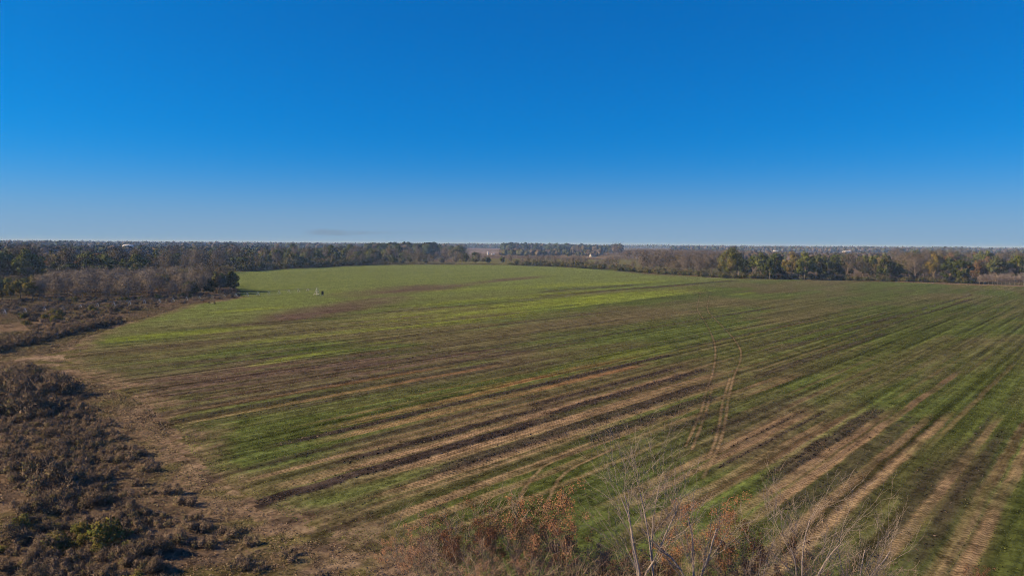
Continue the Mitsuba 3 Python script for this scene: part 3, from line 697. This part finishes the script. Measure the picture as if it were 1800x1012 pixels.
lay(rng, 'back_tree', B3('kind_greybare') + ['kind_pine_1', 'kind_darkgreen_0'], scatter(rng, px_poly((645, 460), (795, 459), (795, 447), (645, 449)), 64, 15), 1.0, 'LOOK tree in the copse behind the far hedge', 'tree', 'copse behind the far hedge')
x, y = at(806, 458.5); plant('spreading_tree', 'kind_bigoak', x, y, 1.32, 0.90, 40, 0, 'big dark spreading tree rising above the far hedge to the horizon', 'tree')
x, y = at(836, 459.0); plant('spreading_tree', 'kind_darkgreen_1', x, y, 1.2, 1.25, 10, 0, 'dark round tree touching the right side of the big spreading tree', 'tree')
lay(rng, 'low_hedge_shrub', B3('kind_hedge'), scatter(rng, px_poly((895, 466.5), (1000, 470), (1130, 480), (1130, 478.4), (1000, 468.5), (895, 465.2)), 44, 7), 1.0, 'low LOOK shrub of the far right field hedge', 'bush', 'low shrubs of the far hedge')
lay(rng, 'hedge_bare_tree', B3('kind_greybare'), scatter(rng, px_poly((895, 466), (1000, 469), (1140, 479), (1140, 476), (1000, 466), (895, 464)), 24, 12), 0.62, 'thin LOOK tree in the low far hedge', 'tree', 'leafless trees of the low hedge')
lay(rng, 'bare_grove_tree', B3('kind_greybare') + ['kind_brownleaf_0'], scatter(rng, px_poly((1120, 479), (1262, 487.5), (1262, 478), (1130, 471)), 58, 8), 0.92, 'LOOK tree of the grove left of the round oak', 'tree', 'leafless grove left of the round oak')
lay(rng, 'grove_understorey', B3('kind_hedge'), scatter(rng, px_poly((1120, 480), (1255, 488.2), (1255, 486), (1120, 478)), 24, 6), 0.75, 'low LOOK bush at the foot of the leafless grove', 'bush', 'bushes at the foot of the grove')
x, y = at(1285, 487.5); plant('round_oak', 'kind_bigoak', x, y, 0.93, 0.98, 0, 0, 'big round green oak standing tallest left of centre in the right hand tree line', 'tree')
for (px, py, kn, s, sz, lab) in [(1338, 490, 'kind_green_0', 1.15, 1.35, 'green tree with spreading crown just right of the big round oak'), (1322, 489, 'kind_pine_1', .95, .85, 'pine between the round oak and its right hand neighbour'),
                                 (1362, 489, 'kind_pine_0', 1.3, .97, 'dark green pine with a dense top fourth from the round oak'), (1352, 491, 'kind_darkgreen_2', 1.0, 1.2, 'dark evergreen under the dense pine'),
                                 (1392, 491, 'kind_golden', 1.05, 1.25, 'orange topped broad tree right of the dense pine'), (1414, 492, 'kind_green_1', 1.2, 1.42, 'bright green broad tree in the middle of the right hand tree line'),
                                 (1438, 491, 'kind_olive_1', 1.1, 1.38, 'olive brown tree left of the pale dead trunk'), (1466, 489, 'kind_pine_2', 1.05, .93, 'slender pine with a rounded top beside the pale dead trunk'),
                                 (1484, 488, 'kind_pine_1', 1.1, .86, 'ragged pine right of the slender round topped pine'), (1555, 494, 'kind_olive_0', 1.1, 1.4, 'dark olive tree with a flat spreading top right of the leafless gap'),
                                 (1547, 494, 'kind_darkgreen_0', .8, .9, 'dark evergreen at the foot of the flat topped olive tree'), (1642, 496, 'kind_golden', 1.1, 1.28, 'golden brown tree catching the sun in the right part of the tree line'),
                                 (1690, 498, 'kind_darkgreen_1', 1.5, 1.55, 'broad dark evergreen right of the golden tree'), (1668, 497, 'kind_darkgreen_2', 1.3, 1.4, 'dark evergreen between golden tree and broad dark evergreen'),
                                 (1716, 496, 'kind_russet', 1.1, 1.2, 'russet tree behind the row of pale saplings'), (1750, 494, 'kind_olive_2', 1.2, 1.3, 'olive brown tree right of the russet tree behind the saplings'),
                                 (1785, 494, 'kind_green_2', 1.25, 1.35, 'green tree at the right end of the tree line'), (1615, 492, 'kind_brownleaf_1', 1.2, 1.35, 'brown leafed tree left of the golden tree')]:
    x, y = at(px, py); plant('tree_line_tree', kn, x, y, s, sz, px * 7, 0, lab, 'tree')
lay(rng, 'mixed_line_tree', ['kind_brownleaf_0', 'kind_greybare_1', 'kind_olive_1', 'kind_olive_2', 'kind_green_0', 'kind_greybare_2'], scatter(rng, px_poly((1480, 492), (1640, 495.5), (1640, 484), (1480, 481)), 46, 9), 1.05, 'LOOK tree between slender pine and golden tree', 'tree', 'brown trees of the right tree line')
lay(rng, 'rear_wood_tree', ['kind_russet', 'kind_brownleaf_0', 'kind_olive_1', 'kind_greybare_0', 'kind_darkgreen_0', 'kind_green_1', 'kind_olive_0'], scatter(rng, px_poly((1560, 484), (1800, 487), (1830, 462), (1560, 460)), 95, 13), 1.15, 'LOOK tree of the wood behind the right tree line', 'tree', 'autumn wood behind the right tree line')
lay(rng, 'line_back_tree', ['kind_green_0', 'kind_olive_1', 'kind_brownleaf_1', 'kind_darkgreen_0'], scatter(rng, px_poly((1265, 486), (1480, 490), (1480, 482), (1265, 480)), 34, 10), 0.95, 'LOOK tree in gaps between round oak and slender pine', 'tree', 'trees in the gaps of the tree line')
lay(rng, 'line_foot_bush', B3('kind_hedge'), scatter(rng, px_poly((1262, 489), (1400, 491.6), (1560, 495), (1710, 499), (1710, 497.4), (1560, 493.4), (1400, 489.8), (1262, 487)), 66, 5.5), 0.68, 'LOOK bush at the foot of the right tree line', 'bush', 'bushes at the foot of the right tree line')
for i, px in enumerate(np.linspace(1722, 1806, 12)):
    x, y = at(px, 499.6 + (px - 1722) * .018)
    plant('pale_sapling', 'kind_sapling_0', x, y, 1.0 + .12 * math.sin(i * 3), None, i * 77, 0, f'pale leafless sapling in the planted row at the right end, {ORD[i]} from the left', 'tree', 'planted row of pale saplings')
# the leafless orchard beyond the hedge
o0, o1 = np.array(at(1092, 456.5)), np.array(at(1215, 459))
step = (o1 - o0) / 15
back = np.array([-step[1], step[0]])
for r_ in range(9):
    for c_ in range(16 + r_):
        if r_ > 3 and (c_ + r_) % 2:
            continue
        x, y = o0 + step * (c_ + 0.25 * rng.normal()) + back * r_ * 1.9
        if r_ == 0:
            plant('orchard_tree', f'kind_orchard_{c_ % 2}', x, y, 1.0, .95, c_ * 50, 0, f'leafless orchard tree with pale trunk in the front row, {ORD[c_]} from the left', 'tree', 'front row of the orchard')
        else:
            plant('orchard_back_tree', f'kind_orchard_{c_ % 2}', x, y, 1.05, 1.0, c_ * 50 + r_ * 31, 0, 'leafless orchard tree in the rows behind the front row', 'tree', 'back rows of the orchard')
x, y = at(1085, 456.3); plant('pecan_tree', 'kind_orchard_0', x, y, 1.7, 1.62, 15, 0, 'large leafless tree at the left end of the orchard, taller than all its neighbours', 'tree')
for px, py, s, lab in [(1016, 448.5, 1.5, 'large leafless tree left of the pale gabled house'), (1047, 449.3, 1.0, 'dark leafless tree right behind the pale gabled house'), (1070, 451.8, .8, 'small leafless tree between the house and the large orchard tree')]:
    x, y = at(px, py); plant('house_tree', 'kind_orchard_1', x, y, s, s * .95, px, 0, lab, 'tree')


def far_forest(pts, hs, seed, cols, label, n=16, wide=0.42):
    """Distant wood: every tree a trunkless cloud of leaf sprays, too far to tell apart."""
    rg = np.random.default_rng(seed)
    m = Mesh()
    N = len(pts)
    h = hs * rg.uniform(0.75, 1.12, N) * (0.75 + 0.5 * meshkit.noise(np.column_stack([pts / 160, 0 * pts[:, 0]]), seed))
    cc = np.array(cols)[rg.integers(0, len(cols), N)] * rg.uniform(0.85, 1.15, (N, 1))
    ball = trimesh.creation.icosphere(1, 1.0)
    bv, bf = np.array(ball.vertices), np.array(ball.faces)
    lump = 1 + 0.55 * (rg.random((N, len(bv))) - 0.5)
    v = bv[None] * lump[..., None] * np.stack([h * wide, h * wide, h * .46], -1)[:, None] + np.column_stack([pts, h * .5])[:, None]
    nb = np.broadcast_to(bv[None] + [0, 0, .15], v.shape) + 0.35 * rg.normal(size=v.shape)
    nb /= np.linalg.norm(nb, axis=-1, keepdims=True)
    m.add(v.reshape(-1, 3), (bf[None] + (np.arange(N) * len(bv))[:, None, None]).reshape(-1, 3), np.repeat(cc, len(bv), 0) * rg.uniform(.85, 1.15, (N * len(bv), 1)), nb.reshape(-1, 3))
    w = np.repeat(np.arange(N), n)
    d = rand_dirs(rg, len(w))
    q_ = np.column_stack([pts[w] + d[:, :2] * (h[w] * wide)[:, None], h[w] * (0.5 + 0.48 * d[:, 2])])
    m.add(*leaf_quads(rg, q_, h[w] * 0.16, cc[w]), soft(rg, d + [0, 0, .1], 4, .25))
    key = numbered('far_woods')
    scene[key] = m.ply()
    tag(key, label, kind='stuff')


def band(seed, x0, x1, yd0, yd1, n, curve=0.0):
    rg = np.random.default_rng(seed)
    a = np.radians(rg.uniform(x0, x1, n)); r = np.sqrt(rg.uniform(yd0 ** 2, yd1 ** 2, n))
    return np.column_stack([r * np.sin(a), r * np.cos(a)])


DK = [(0.035, 0.05, 0.03), (0.045, 0.055, 0.034), (0.075, 0.066, 0.055), (0.03, 0.045, 0.028)]
MX = [(0.085, 0.072, 0.066), (0.088, 0.076, 0.062), (0.06, 0.064, 0.042), (0.05, 0.062, 0.034), (0.085, 0.068, 0.056)]
far_forest(band(1, -42, 42, 6200, 8200, 3600), 26, 31, DK, 'dark blue wooded skyline along the whole horizon', n=10)
far_forest(band(2, -42, -4, 2600, 4200, 2600), 24, 32, DK + MX, 'hazy woods on the left below the skyline')
far_forest(band(3, -42, -12, 1150, 1700, 1500), 20, 33, DK + MX[:3], 'grey brown woods behind the left hand wood')
far_forest(band(4, -12, -6.5, 1400, 2400, 500), 25, 34, DK, 'dark woods left of the pink field')
far_forest(band(5, -.8, 9, 2500, 3600, 900), 27, 35, DK, 'dark pine wood behind the meadow in the middle distance')
far_forest(band(6, -1, 7.5, 1700, 2300, 260), 14, 36, MX, 'low leafless scrub woods in front of the pine wood')
far_forest(band(7, 13, 42, 3600, 5200, 2000), 23, 37, DK + MX, 'blue grey woods on the right below the skyline')
far_forest(band(8, 17, 42, 1100, 2100, 900), 15, 38, MX, 'leafless scrub woods behind the right hand tree line')
far_forest(band(9, -6, 1, 4300, 5600, 700), 26, 39, DK, 'dark woods behind the ploughed field')


# ------------------------------------------------------------------ farm buildings
def box(sx, sy, sz, x=0, y=0, z=0):
    m = trimesh.creation.box((sx, sy, sz)); m.apply_translation((x, y, z + sz / 2)); return m


def gable_roof(sx, sy, h, z, over=0.4, t=0.18):
    a, b = sy / 2 + over, sx / 2 + over
    e = h * (a / (sy / 2) - 1)
    out = []
    for s in (-1, 1):
        pts = np.array([[-b, 0, z + h + .03], [b, 0, z + h + .03], [b, s * a, z - e + .03], [-b, s * a, z - e + .03]])
        v_ = np.vstack([pts, pts + [0, 0, t]])
        out.append(trimesh.convex.convex_hull(v_))
    return trimesh.util.concatenate(out)


def barn(name, px, py, sx, sy, wall_h, roof_h, rot, label, wall='white_metal', roof='pale_roof', porch=False, cat='barn'):
    key = numbered(name)
    x, y = at(px, py)
    W = T().translate([x, y, 0]).rotate([0, 0, 1], rot)
    prof = shapely.Polygon([(-sy / 2, 0), (sy / 2, 0), (sy / 2, wall_h), (0, wall_h + roof_h), (-sy / 2, wall_h)])
    m = trimesh.creation.extrude_polygon(prof, sx, engine='earcut')
    m.apply_transform(np.array([[0, 0, 1, -sx / 2], [1, 0, 0, 0], [0, 1, 0, 0], [0, 0, 0, 1.0]]))
    scene[key + '__wall'] = mikit.ply(m, wall, to_world=W)
    scene[key + '__roof'] = mikit.ply(gable_roof(sx, sy, roof_h, wall_h), roof, to_world=W)
    scene[key + '__door'] = mikit.ply(box(0.12, sy * .28, wall_h * .75, -sx / 2 - .05), 'window_dark', to_world=W)
    for i in range(3):
        scene[key + '__window' + (f'_{i:03d}' if i else '')] = mikit.ply(box(sx * .1, .12, wall_h * .3, (i - 1) * sx * .3, -sy / 2 - .05, wall_h * .45), 'window_dark', to_world=W)
    tag(key, label, cat)


barn('farm_house', 1042, 451.8, 13, 9, 3.6, 4.6, 20, 'pale house with a steep dark gable roof behind the meadow', wall='house_wall', roof='dark_roof', cat='house')
barn('white_barn', 890, 437.0, 46, 26, 9, 6, 70, 'white barn with tall gable, leftmost of the white farm buildings on the skyline')
barn('white_barn', 899, 437.0, 40, 34, 13, 7, 100, 'white barn with the tallest wall in the middle of the farm buildings on the skyline')
barn('white_barn', 904.5, 436.3, 60, 26, 9, 5, 20, 'long white shed right of the tallest barn on the skyline')
barn('white_shed', 1138, 445.0, 20, 7, 3.6, 1.6, 0, 'long low white shed seen through the orchard')
barn('white_house', 1483, 444.5, 24, 14, 6, 4, 60, 'white gabled building, left one of the pair above the right hand tree line', cat='building')
barn('white_house', 1490, 444.0, 30, 14, 6, 4, 10, 'long white roofed building, right one of the pair above the tree line', cat='building')
barn('white_house', 1363, 443.6, 30, 20, 5, 5, 40, 'pale roofed building just above the dense pine in the tree line', cat='building')
barn('small_hut', 866.5, 447.9, 9, 4, 3, 1, 15, 'small white trailer beside the white tank', cat='trailer')
# tank
key = 'storage_tank'
x, y = at(858, 447.7)
scene[key + '__shell'] = mikit.ply(trimesh.creation.cylinder(2.4, 7, sections=20, transform=trimesh.transformations.translation_matrix((x, y, 3.5))), 'white_metal', smooth=40)
scene[key + '__cap'] = mikit.ply(trimesh.creation.cone(2.5, 1.6, sections=20, transform=trimesh.transformations.translation_matrix((x, y, 7.0))), 'pale_roof', smooth=40)
tag(key, 'upright white storage tank at the near edge of the pink field', 'tank')
# dome roofed building behind the left wood
x, y = at(225, 440)
m = trimesh.creation.cylinder(16, 7, sections=24, transform=trimesh.transformations.translation_matrix((x, y, 3.5 + 8)))
scene['water_tank__drum'] = mikit.ply(m, 'white_metal', smooth=40)
d_ = trimesh.creation.icosphere(3, 1.0); d_ = trimesh.intersections.slice_mesh_plane(d_, (0, 0, 1), (0, 0, 0)); d_.apply_scale((16.3, 16.3, 5)); d_.apply_translation((x, y, 15))
scene['water_tank__dome'] = mikit.ply(d_, 'pale_roof', smooth=60)
scene['water_tank__base'] = mikit.ply(trimesh.creation.cylinder(15, 8, sections=24, transform=trimesh.transformations.translation_matrix((x, y, 4))), 'pale_roof', smooth=40)
tag('water_tank', 'pale domed tank showing above the dark tree in the left hand wood', 'tank')


# pale dead trunks in the tree line
def snag(px, py, h, r, seed, label):
    rg = np.random.default_rng(seed)
    x, y = at(px, py)
    key = numbered('dead_trunk')
    p, rad, dd = limb(rg, (x, y, -.2), (0, 0, 1), h, r, r * .45, 8, .05)
    m = Mesh(); m.add(*tube(p, rad, 6), (0.34, 0.27, 0.20))
    scene[key + '__trunk'] = m.ply()
    m = Mesh()
    for i in (4, 5, 6, 7, 8):
        q_, rr, _ = limb(rg, p[i], (rg.normal(), rg.normal(), .8), h * .16, r * .4, r * .12, 4, .2)
        m.add(*tube(q_, rr, 4), (0.38, 0.31, 0.25))
    scene[key + '__branches'] = m.ply()
    tag(key, label, 'dead tree')


snag(1457.5, 491, 20, .55, 1, 'tall pale dead trunk with a hooked top in the right hand tree line')
snag(1299, 489.2, 7, .38, 2, 'short pale broken trunk at the foot of the big round oak')
snag(1475, 492.5, 4, .5, 3, 'pale stump right of the tall dead trunk')

# ------------------------------------------------------------------ the irrigation machine
PIV = np.array([*at(557, 519.3)])
TW1 = np.array([*at(373, 534.3)])
DIRV = (TW1 - PIV); SPAN = np.linalg.norm(DIRV); DIRV /= SPAN
LAT = np.array([-DIRV[1], DIRV[0]])
PZ = 4.1


def bar(points, r, sides=5):
    return trimesh.Trimesh(*tube(points, r, sides), process=False)


def P3(d, lat, z):
    return [*(PIV + DIRV * d + LAT * lat), z]


M = 'irrigation_machine'
legs = []
for sx in (-1, 1):
    for sy in (-1, 1):
        scene[numbered(M + '__pivot_leg')] = mikit.ply(bar([P3(1.35 * sx, 1.35 * sy, -.1), P3(.25 * sx, .25 * sy, 3.6)], .10), 'pale_zinc')
for zz in (1.0, 2.1):
    w_ = 1.35 - zz * .3
    scene[numbered(M + '__pivot_brace')] = mikit.ply(bar([P3(w_, w_, zz), P3(-w_, w_, zz), P3(-w_, -w_, zz), P3(w_, -w_, zz), P3(w_, w_, zz)], .06), 'pale_zinc')
scene[M + '__riser_pipe'] = mikit.ply(bar([P3(0, 0, 0), P3(0, 0, PZ + .6)], .16, 8), 'galvanised')
scene[M + '__concrete_pad'] = mikit.ply(box(3.0, 3.0, .2, PIV[0], PIV[1], -.1), 'weathered_steel')
NS = max(1, round(420 / SPAN))
SL = SPAN
for s in range(3):
    a, b = s * SL, (s + 1) * SL
    n_ = 11
    xs = np.linspace(a, b, n_)
    arch = lambda t: PZ + 0.35 * math.sin(math.pi * (t - a) / (b - a))
    scene[numbered(M + '__water_pipe')] = mikit.ply(bar([P3(t, 0, arch(t)) for t in xs], .085, 6), 'weathered_steel')
    for sd in (-1, 1):
        rod = [P3(a, 0, PZ - .1)] + [P3(t, sd * 1.15, arch(t) - 1.9 * math.sin(math.pi * (t - a) / (b - a)) ** .5) for t in xs[1:-1]] + [P3(b, 0, PZ - .1)]
        scene[numbered(M + '__truss_rod')] = mikit.ply(bar(rod, .014, 4), 'weathered_steel')
    for t in xs[1:-1]:
        zl = arch(t) - 1.9 * math.sin(math.pi * (t - a) / (b - a)) ** .5
        for sd in (-1, 1):
            scene[numbered(M + '__truss_strut')] = mikit.ply(bar([P3(t, 0, arch(t)), P3(t, sd * 1.15, zl)], .13, 4), 'pale_zinc')
        scene[numbered(M + '__cross_tie')] = mikit.ply(bar([P3(t, -1.15, zl), P3(t, 1.15, zl)], .04, 4), 'weathered_steel')
    tw = numbered(M + '__drive_tower')
    mm = [bar([P3(b, 0, PZ), P3(b, sd * 2.0, .6)], .10) for sd in (-1, 1)] + [bar([P3(b - .5, 0, PZ - .3), P3(b, sd * 1.9, .6)], .06) for sd in (-1, 1)] + [bar([P3(b, -2.3, .6), P3(b, 2.3, .6)], .12)]
    scene[tw] = mikit.ply(trimesh.util.concatenate(mm), 'weathered_steel')
    for i, sd in enumerate((-1, 1)):
        wh = trimesh.creation.torus(.48, .17, 20, 8)
        R = np.eye(4); R[:3, 0] = [*LAT, 0]; R[:3, 1] = [0, 0, 1]; R[:3, 2] = [*DIRV, 0]; R[:3, 3] = P3(b + .15, sd * 2.0, .62)
        wh.apply_transform(R)
        scene[tw + '__wheel' + ('_001' if i else '')] = mikit.ply(wh, 'rubber', smooth=40)
tag(M, 'galvanised centre pivot irrigation machine with its trussed arm reaching left over the scrub', 'irrigation machine')
bx, by = at(567, 519)
scene['control_cabinet__case'] = mikit.ply(box(1.0, 1.0, 1.9, bx, by, .5), 'dark_paint')
scene['control_cabinet__post'] = mikit.ply(box(.3, .3, .5, bx, by, 0), 'galvanised')
tag('control_cabinet', 'dark control cabinet standing right of the pivot pyramid on bare soil', 'cabinet')


# ------------------------------------------------------------------ bare trees at the bottom of the frame
def big_bare(name, seed, h, spread, forks, leafy=0, leaf_col=(0.205, 0.122, 0.085), bark=(0.28, 0.245, 0.23), r0=0.17, fork_at=0.42, fine=1.0, levels=4):
    rg = np.random.default_rng(seed)
    tr, tw = Mesh(), Mesh()
    tips = []

    def grow(p0, d, L, r, lev):
        n = 6 if lev < 2 else 4
        q_, rr, dd = limb(rg, p0, d, L, r, r * .5, n, .10 if lev < 2 else .15, .045)
        (tr if lev < 2 else tw).add(*tube(q_, rr, 6 if lev < 2 else (4 if lev == 2 else 3)), np.array(bark) * (1 if lev < 2 else .86) * rg.uniform(.85, 1.15))
        if lev >= levels:
            tips.append(q_[-1]); tips.append(q_[2])
            return
        kids = int({0: 5, 1: 6, 2: 5, 3: 4}.get(lev, 3) * (fine if lev > 1 else 1))
        for _ in range(kids):
            i = rg.integers(1, n + 1)
            side = rand_dirs(rg, 1)[0]; side -= side @ dd * dd; side /= np.linalg.norm(side) + 1e-9
            d2 = dd * rg.uniform(.8, 1.2) + side * rg.uniform(.35, .8) + [0, 0, .15]; d2 /= np.linalg.norm(d2)
            grow(q_[i], d2, L * rg.uniform(.42, .72), max(rr[i] * rg.uniform(.35, .55), .0095), lev + 1)
    p, rad, d0 = limb(rg, (0, 0, -.3), (rg.normal() * .08, rg.normal() * .08, 1), h * fork_at, r0, r0 * .8, 5, .05)
    tr.add(*tube(p, rad, 8), bark)
    for k_ in range(forks):
        a = 2 * math.pi * (k_ + rg.uniform(-.2, .2)) / forks
        d = np.array([math.cos(a) * spread, math.sin(a) * spread, 1.0]); d /= np.linalg.norm(d)
        grow(p[-1], d, h * (1 - fork_at) * rg.uniform(.72, .95), r0 * rg.uniform(.42, .55), 1)
    scene[name] = {'type': 'shapegroup', 'trunk': tr.ply(), 'branches': tw.ply()}
    if leafy:
        t = np.array(tips); m = Mesh()
        pick = np.unique(rg.integers(0, len(t), max(6, leafy // 60)))
        w = pick[rg.integers(0, len(pick), leafy)]
        m.add(*leaf_quads(rg, t[w] + rg.normal(size=(leafy, 3)) * .24, .14, np.array(leaf_col) * rg.uniform(.75, 1.2, (leafy, 1)), aspect=.7), soft(rg, np.tile([-.3, -.2, .5], (leafy, 1)), 4, .6))
        scene[name]['leaves'] = m.ply()


big_bare('kind_grey_fork_0', 201, 14.5, .34, 3)
big_bare('kind_grey_fork_1', 202, 14.5, .26, 2)
big_bare('kind_grey_fork_2', 203, 12, .4, 3)
big_bare('kind_grey_pole', 204, 11, .25, 2, r0=.10)
big_bare('kind_leafy_0', 211, 8.5, .6, 4, leafy=7000, fork_at=.3, r0=.11, levels=3, bark=(.26, .20, .16))
big_bare('kind_leafy_1', 212, 8.5, .55, 4, leafy=6000, fork_at=.3, r0=.11, levels=3, leaf_col=(0.19, 0.128, 0.095), bark=(.26, .20, .16))
big_bare('kind_leafy_2', 213, 10, .4, 3, leafy=4500, fork_at=.35, r0=.11, levels=3, leaf_col=(0.23, 0.122, 0.072), bark=(.30, .24, .20))
big_bare('kind_brushy', 214, 6.5, .7, 5, fork_at=.15, r0=.07, bark=(.34, .27, .22))


def rank(v, vals):
    return sorted(vals).index(v)


def where(px, depth):
    return (px - 900) / FOC * depth * 1.0, depth


def foretree(name, kn, px, depth, s, rot, label, group=None, sz=None):
    x, y = where(px, depth)
    plant(name, kn, x, y, s, sz, rot, -.05, label, 'tree', group)


foretree('grey_forked_tree', 'kind_grey_fork_0', 1120, 48, .96, 20, 'grey leafless tree with the leftmost tall forked crown at the bottom centre')
foretree('grey_forked_tree', 'kind_grey_fork_1', 1168, 47, .93, 100, 'tallest grey leafless tree with twin upright stems at the bottom right of centre')
foretree('grey_forked_tree', 'kind_grey_fork_2', 1232, 49, 1.0, 200, 'grey leafless tree right of the tallest twin stemmed one')
foretree('grey_forked_tree', 'kind_grey_fork_0', 1444, 47, .82, 240, 'grey leafless tree with a V shaped crown at the bottom right')
foretree('grey_forked_tree', 'kind_grey_fork_2', 1535, 48, .80, 40, 'spreading grey leafless tree, farthest right of the bottom row')
foretree('grey_forked_tree', 'kind_grey_pole', 1345, 48, .95, 40, 'slender grey leafless tree left of the V crowned one')
SAP1_LIST = [(720, 57, .70, 0), (770, 55, .82, 1), (815, 56, .95, 0), (862, 54, .98, 2), (905, 55, 1.05, 1), (950, 54, 1.12, 0), (985, 53, 1.15, 2), (1035, 52, .95, 1), (1075, 52, .9, 0), (1150, 52, .8, 1), (1200, 52, .85, 2), (840, 50, .78, 1), (930, 49, .85, 0), (1010, 49, .8, 1), (797, 53, .9, 2), (1102, 51, .8, 0)]
SAP1 = [q_[0] for q_ in SAP1_LIST]
for i, (px, dp, s, kn) in enumerate(SAP1_LIST):
    foretree('russet_sapling', f'kind_leafy_{kn}', px, dp, s * .72, i * 67, f'orange brown leaved sapling in the bottom centre clump, standing at {ORD[rank(px, SAP1)]} place from the left', 'orange leaved saplings at the bottom centre')
SAP2_LIST = [(1278, 52, 1.0, 2), (1310, 51, .8, 1), (1348, 50, .9, 2), (1400, 50, .75, 0), (1430, 49, .7, 2), (1620, 52, .45, 1), (1745, 54, .42, 2)]
SAP2 = [q_[0] for q_ in SAP2_LIST]
for i, (px, dp, s, kn) in enumerate(SAP2_LIST):
    foretree('russet_sapling', f'kind_leafy_{kn}', px, dp, s * .8, i * 97 + 20, f'sparse orange leaved sapling among the grey trees at the bottom right, {ORD[rank(px, SAP2)]} from the left', 'orange leaved saplings at the bottom right')
BRU_LIST = [(735, 54, .9), (790, 52, 1.0), (885, 51, 1.05), (975, 50, 1.05), (1060, 50, .9), (1110, 51, .9), (1185, 50, .9), (1250, 50, .95), (1380, 49, 1.0), (1480, 50, 1.0), (1500, 48, 1.05), (1570, 50, .85)]
BRU = [q_[0] for q_ in BRU_LIST]
for i, (px, dp, s) in enumerate(BRU_LIST):
    foretree('grey_brush_tree', 'kind_brushy', px, dp, s, i * 51, f'short many stemmed leafless tree among the bottom saplings, {ORD[rank(px, BRU)]} from the left', 'many stemmed leafless trees at the bottom')
x, y = where(905, 51)
plant('dark_holly', 'kind_greenbrush_2', x, y, 1.6, 2.0, 0, 0, 'dark green bush low among the orange saplings at the bottom centre', 'bush')

# ------------------------------------------------------------------ smoke and haze
nx, nz = 160, 24
gxx, gzz = np.meshgrid(np.linspace(0, 1, nx), np.linspace(0, 1, nz), indexing='ij')          # 0..1 along the drift and up
n_ = meshkit.fbm(np.stack([gxx * 14, gzz * 2.5, 0 * gxx], -1), 4, 3)
mid = 0.52 + 0.10 * gxx + 0.10 * np.exp(-((gxx - .10) / .06) ** 2) + 0.10 * (n_ - .5)
half = 0.07 + 0.26 * np.exp(-(gxx / .33) ** 2) + 0.03 * n_
den = np.clip(1 - np.abs(gzz - mid + 0.14 * np.exp(-((gxx - .2) / .2) ** 2) * (gzz < mid)) / half, 0, 1) ** 0.8 * (0.4 + 0.9 * n_)
den *= np.clip(gxx / .08, 0, 1) * np.clip((1 - gxx) / .2, 0, 1) * (0.6 + 0.4 * np.exp(-(gxx / .5) ** 2))
grid = np.repeat(den.T[:, None, :, None], 4, 1).astype(np.float32)
W = T().translate([-1560, 5000, 66]).scale([1250, 220, 72])
scene['smoke_air'] = {'type': 'heterogeneous', 'albedo': {'type': 'rgb', 'value': [0.24, 0.32, 0.42]}, 'scale': 1.0,
                      'sigma_t': {'type': 'gridvolume', 'grid': mi.VolumeGrid(grid * 0.0024), 'to_world': W}}
scene['smoke_plume'] = {'type': 'cube', 'to_world': W @ T().translate([.5, .5, .5]).scale([.5, .5, .5]), 'bsdf': {'type': 'null'}, 'interior': {'type': 'ref', 'id': 'smoke_air'}}
tag('smoke_plume', 'thin flat plume of grey smoke drifting over the horizon left of the middle', 'smoke')

scene['haze'] = {'type': 'cube', 'to_world': T().translate([0, 4000, 21.0]).scale([12000, 12000, 26.0]), 'bsdf': {'type': 'null'}, 'interior': {'type': 'ref', 'id': 'air'}}
tag('haze', 'thin blue haze in the air over the fields', kind='stuff')
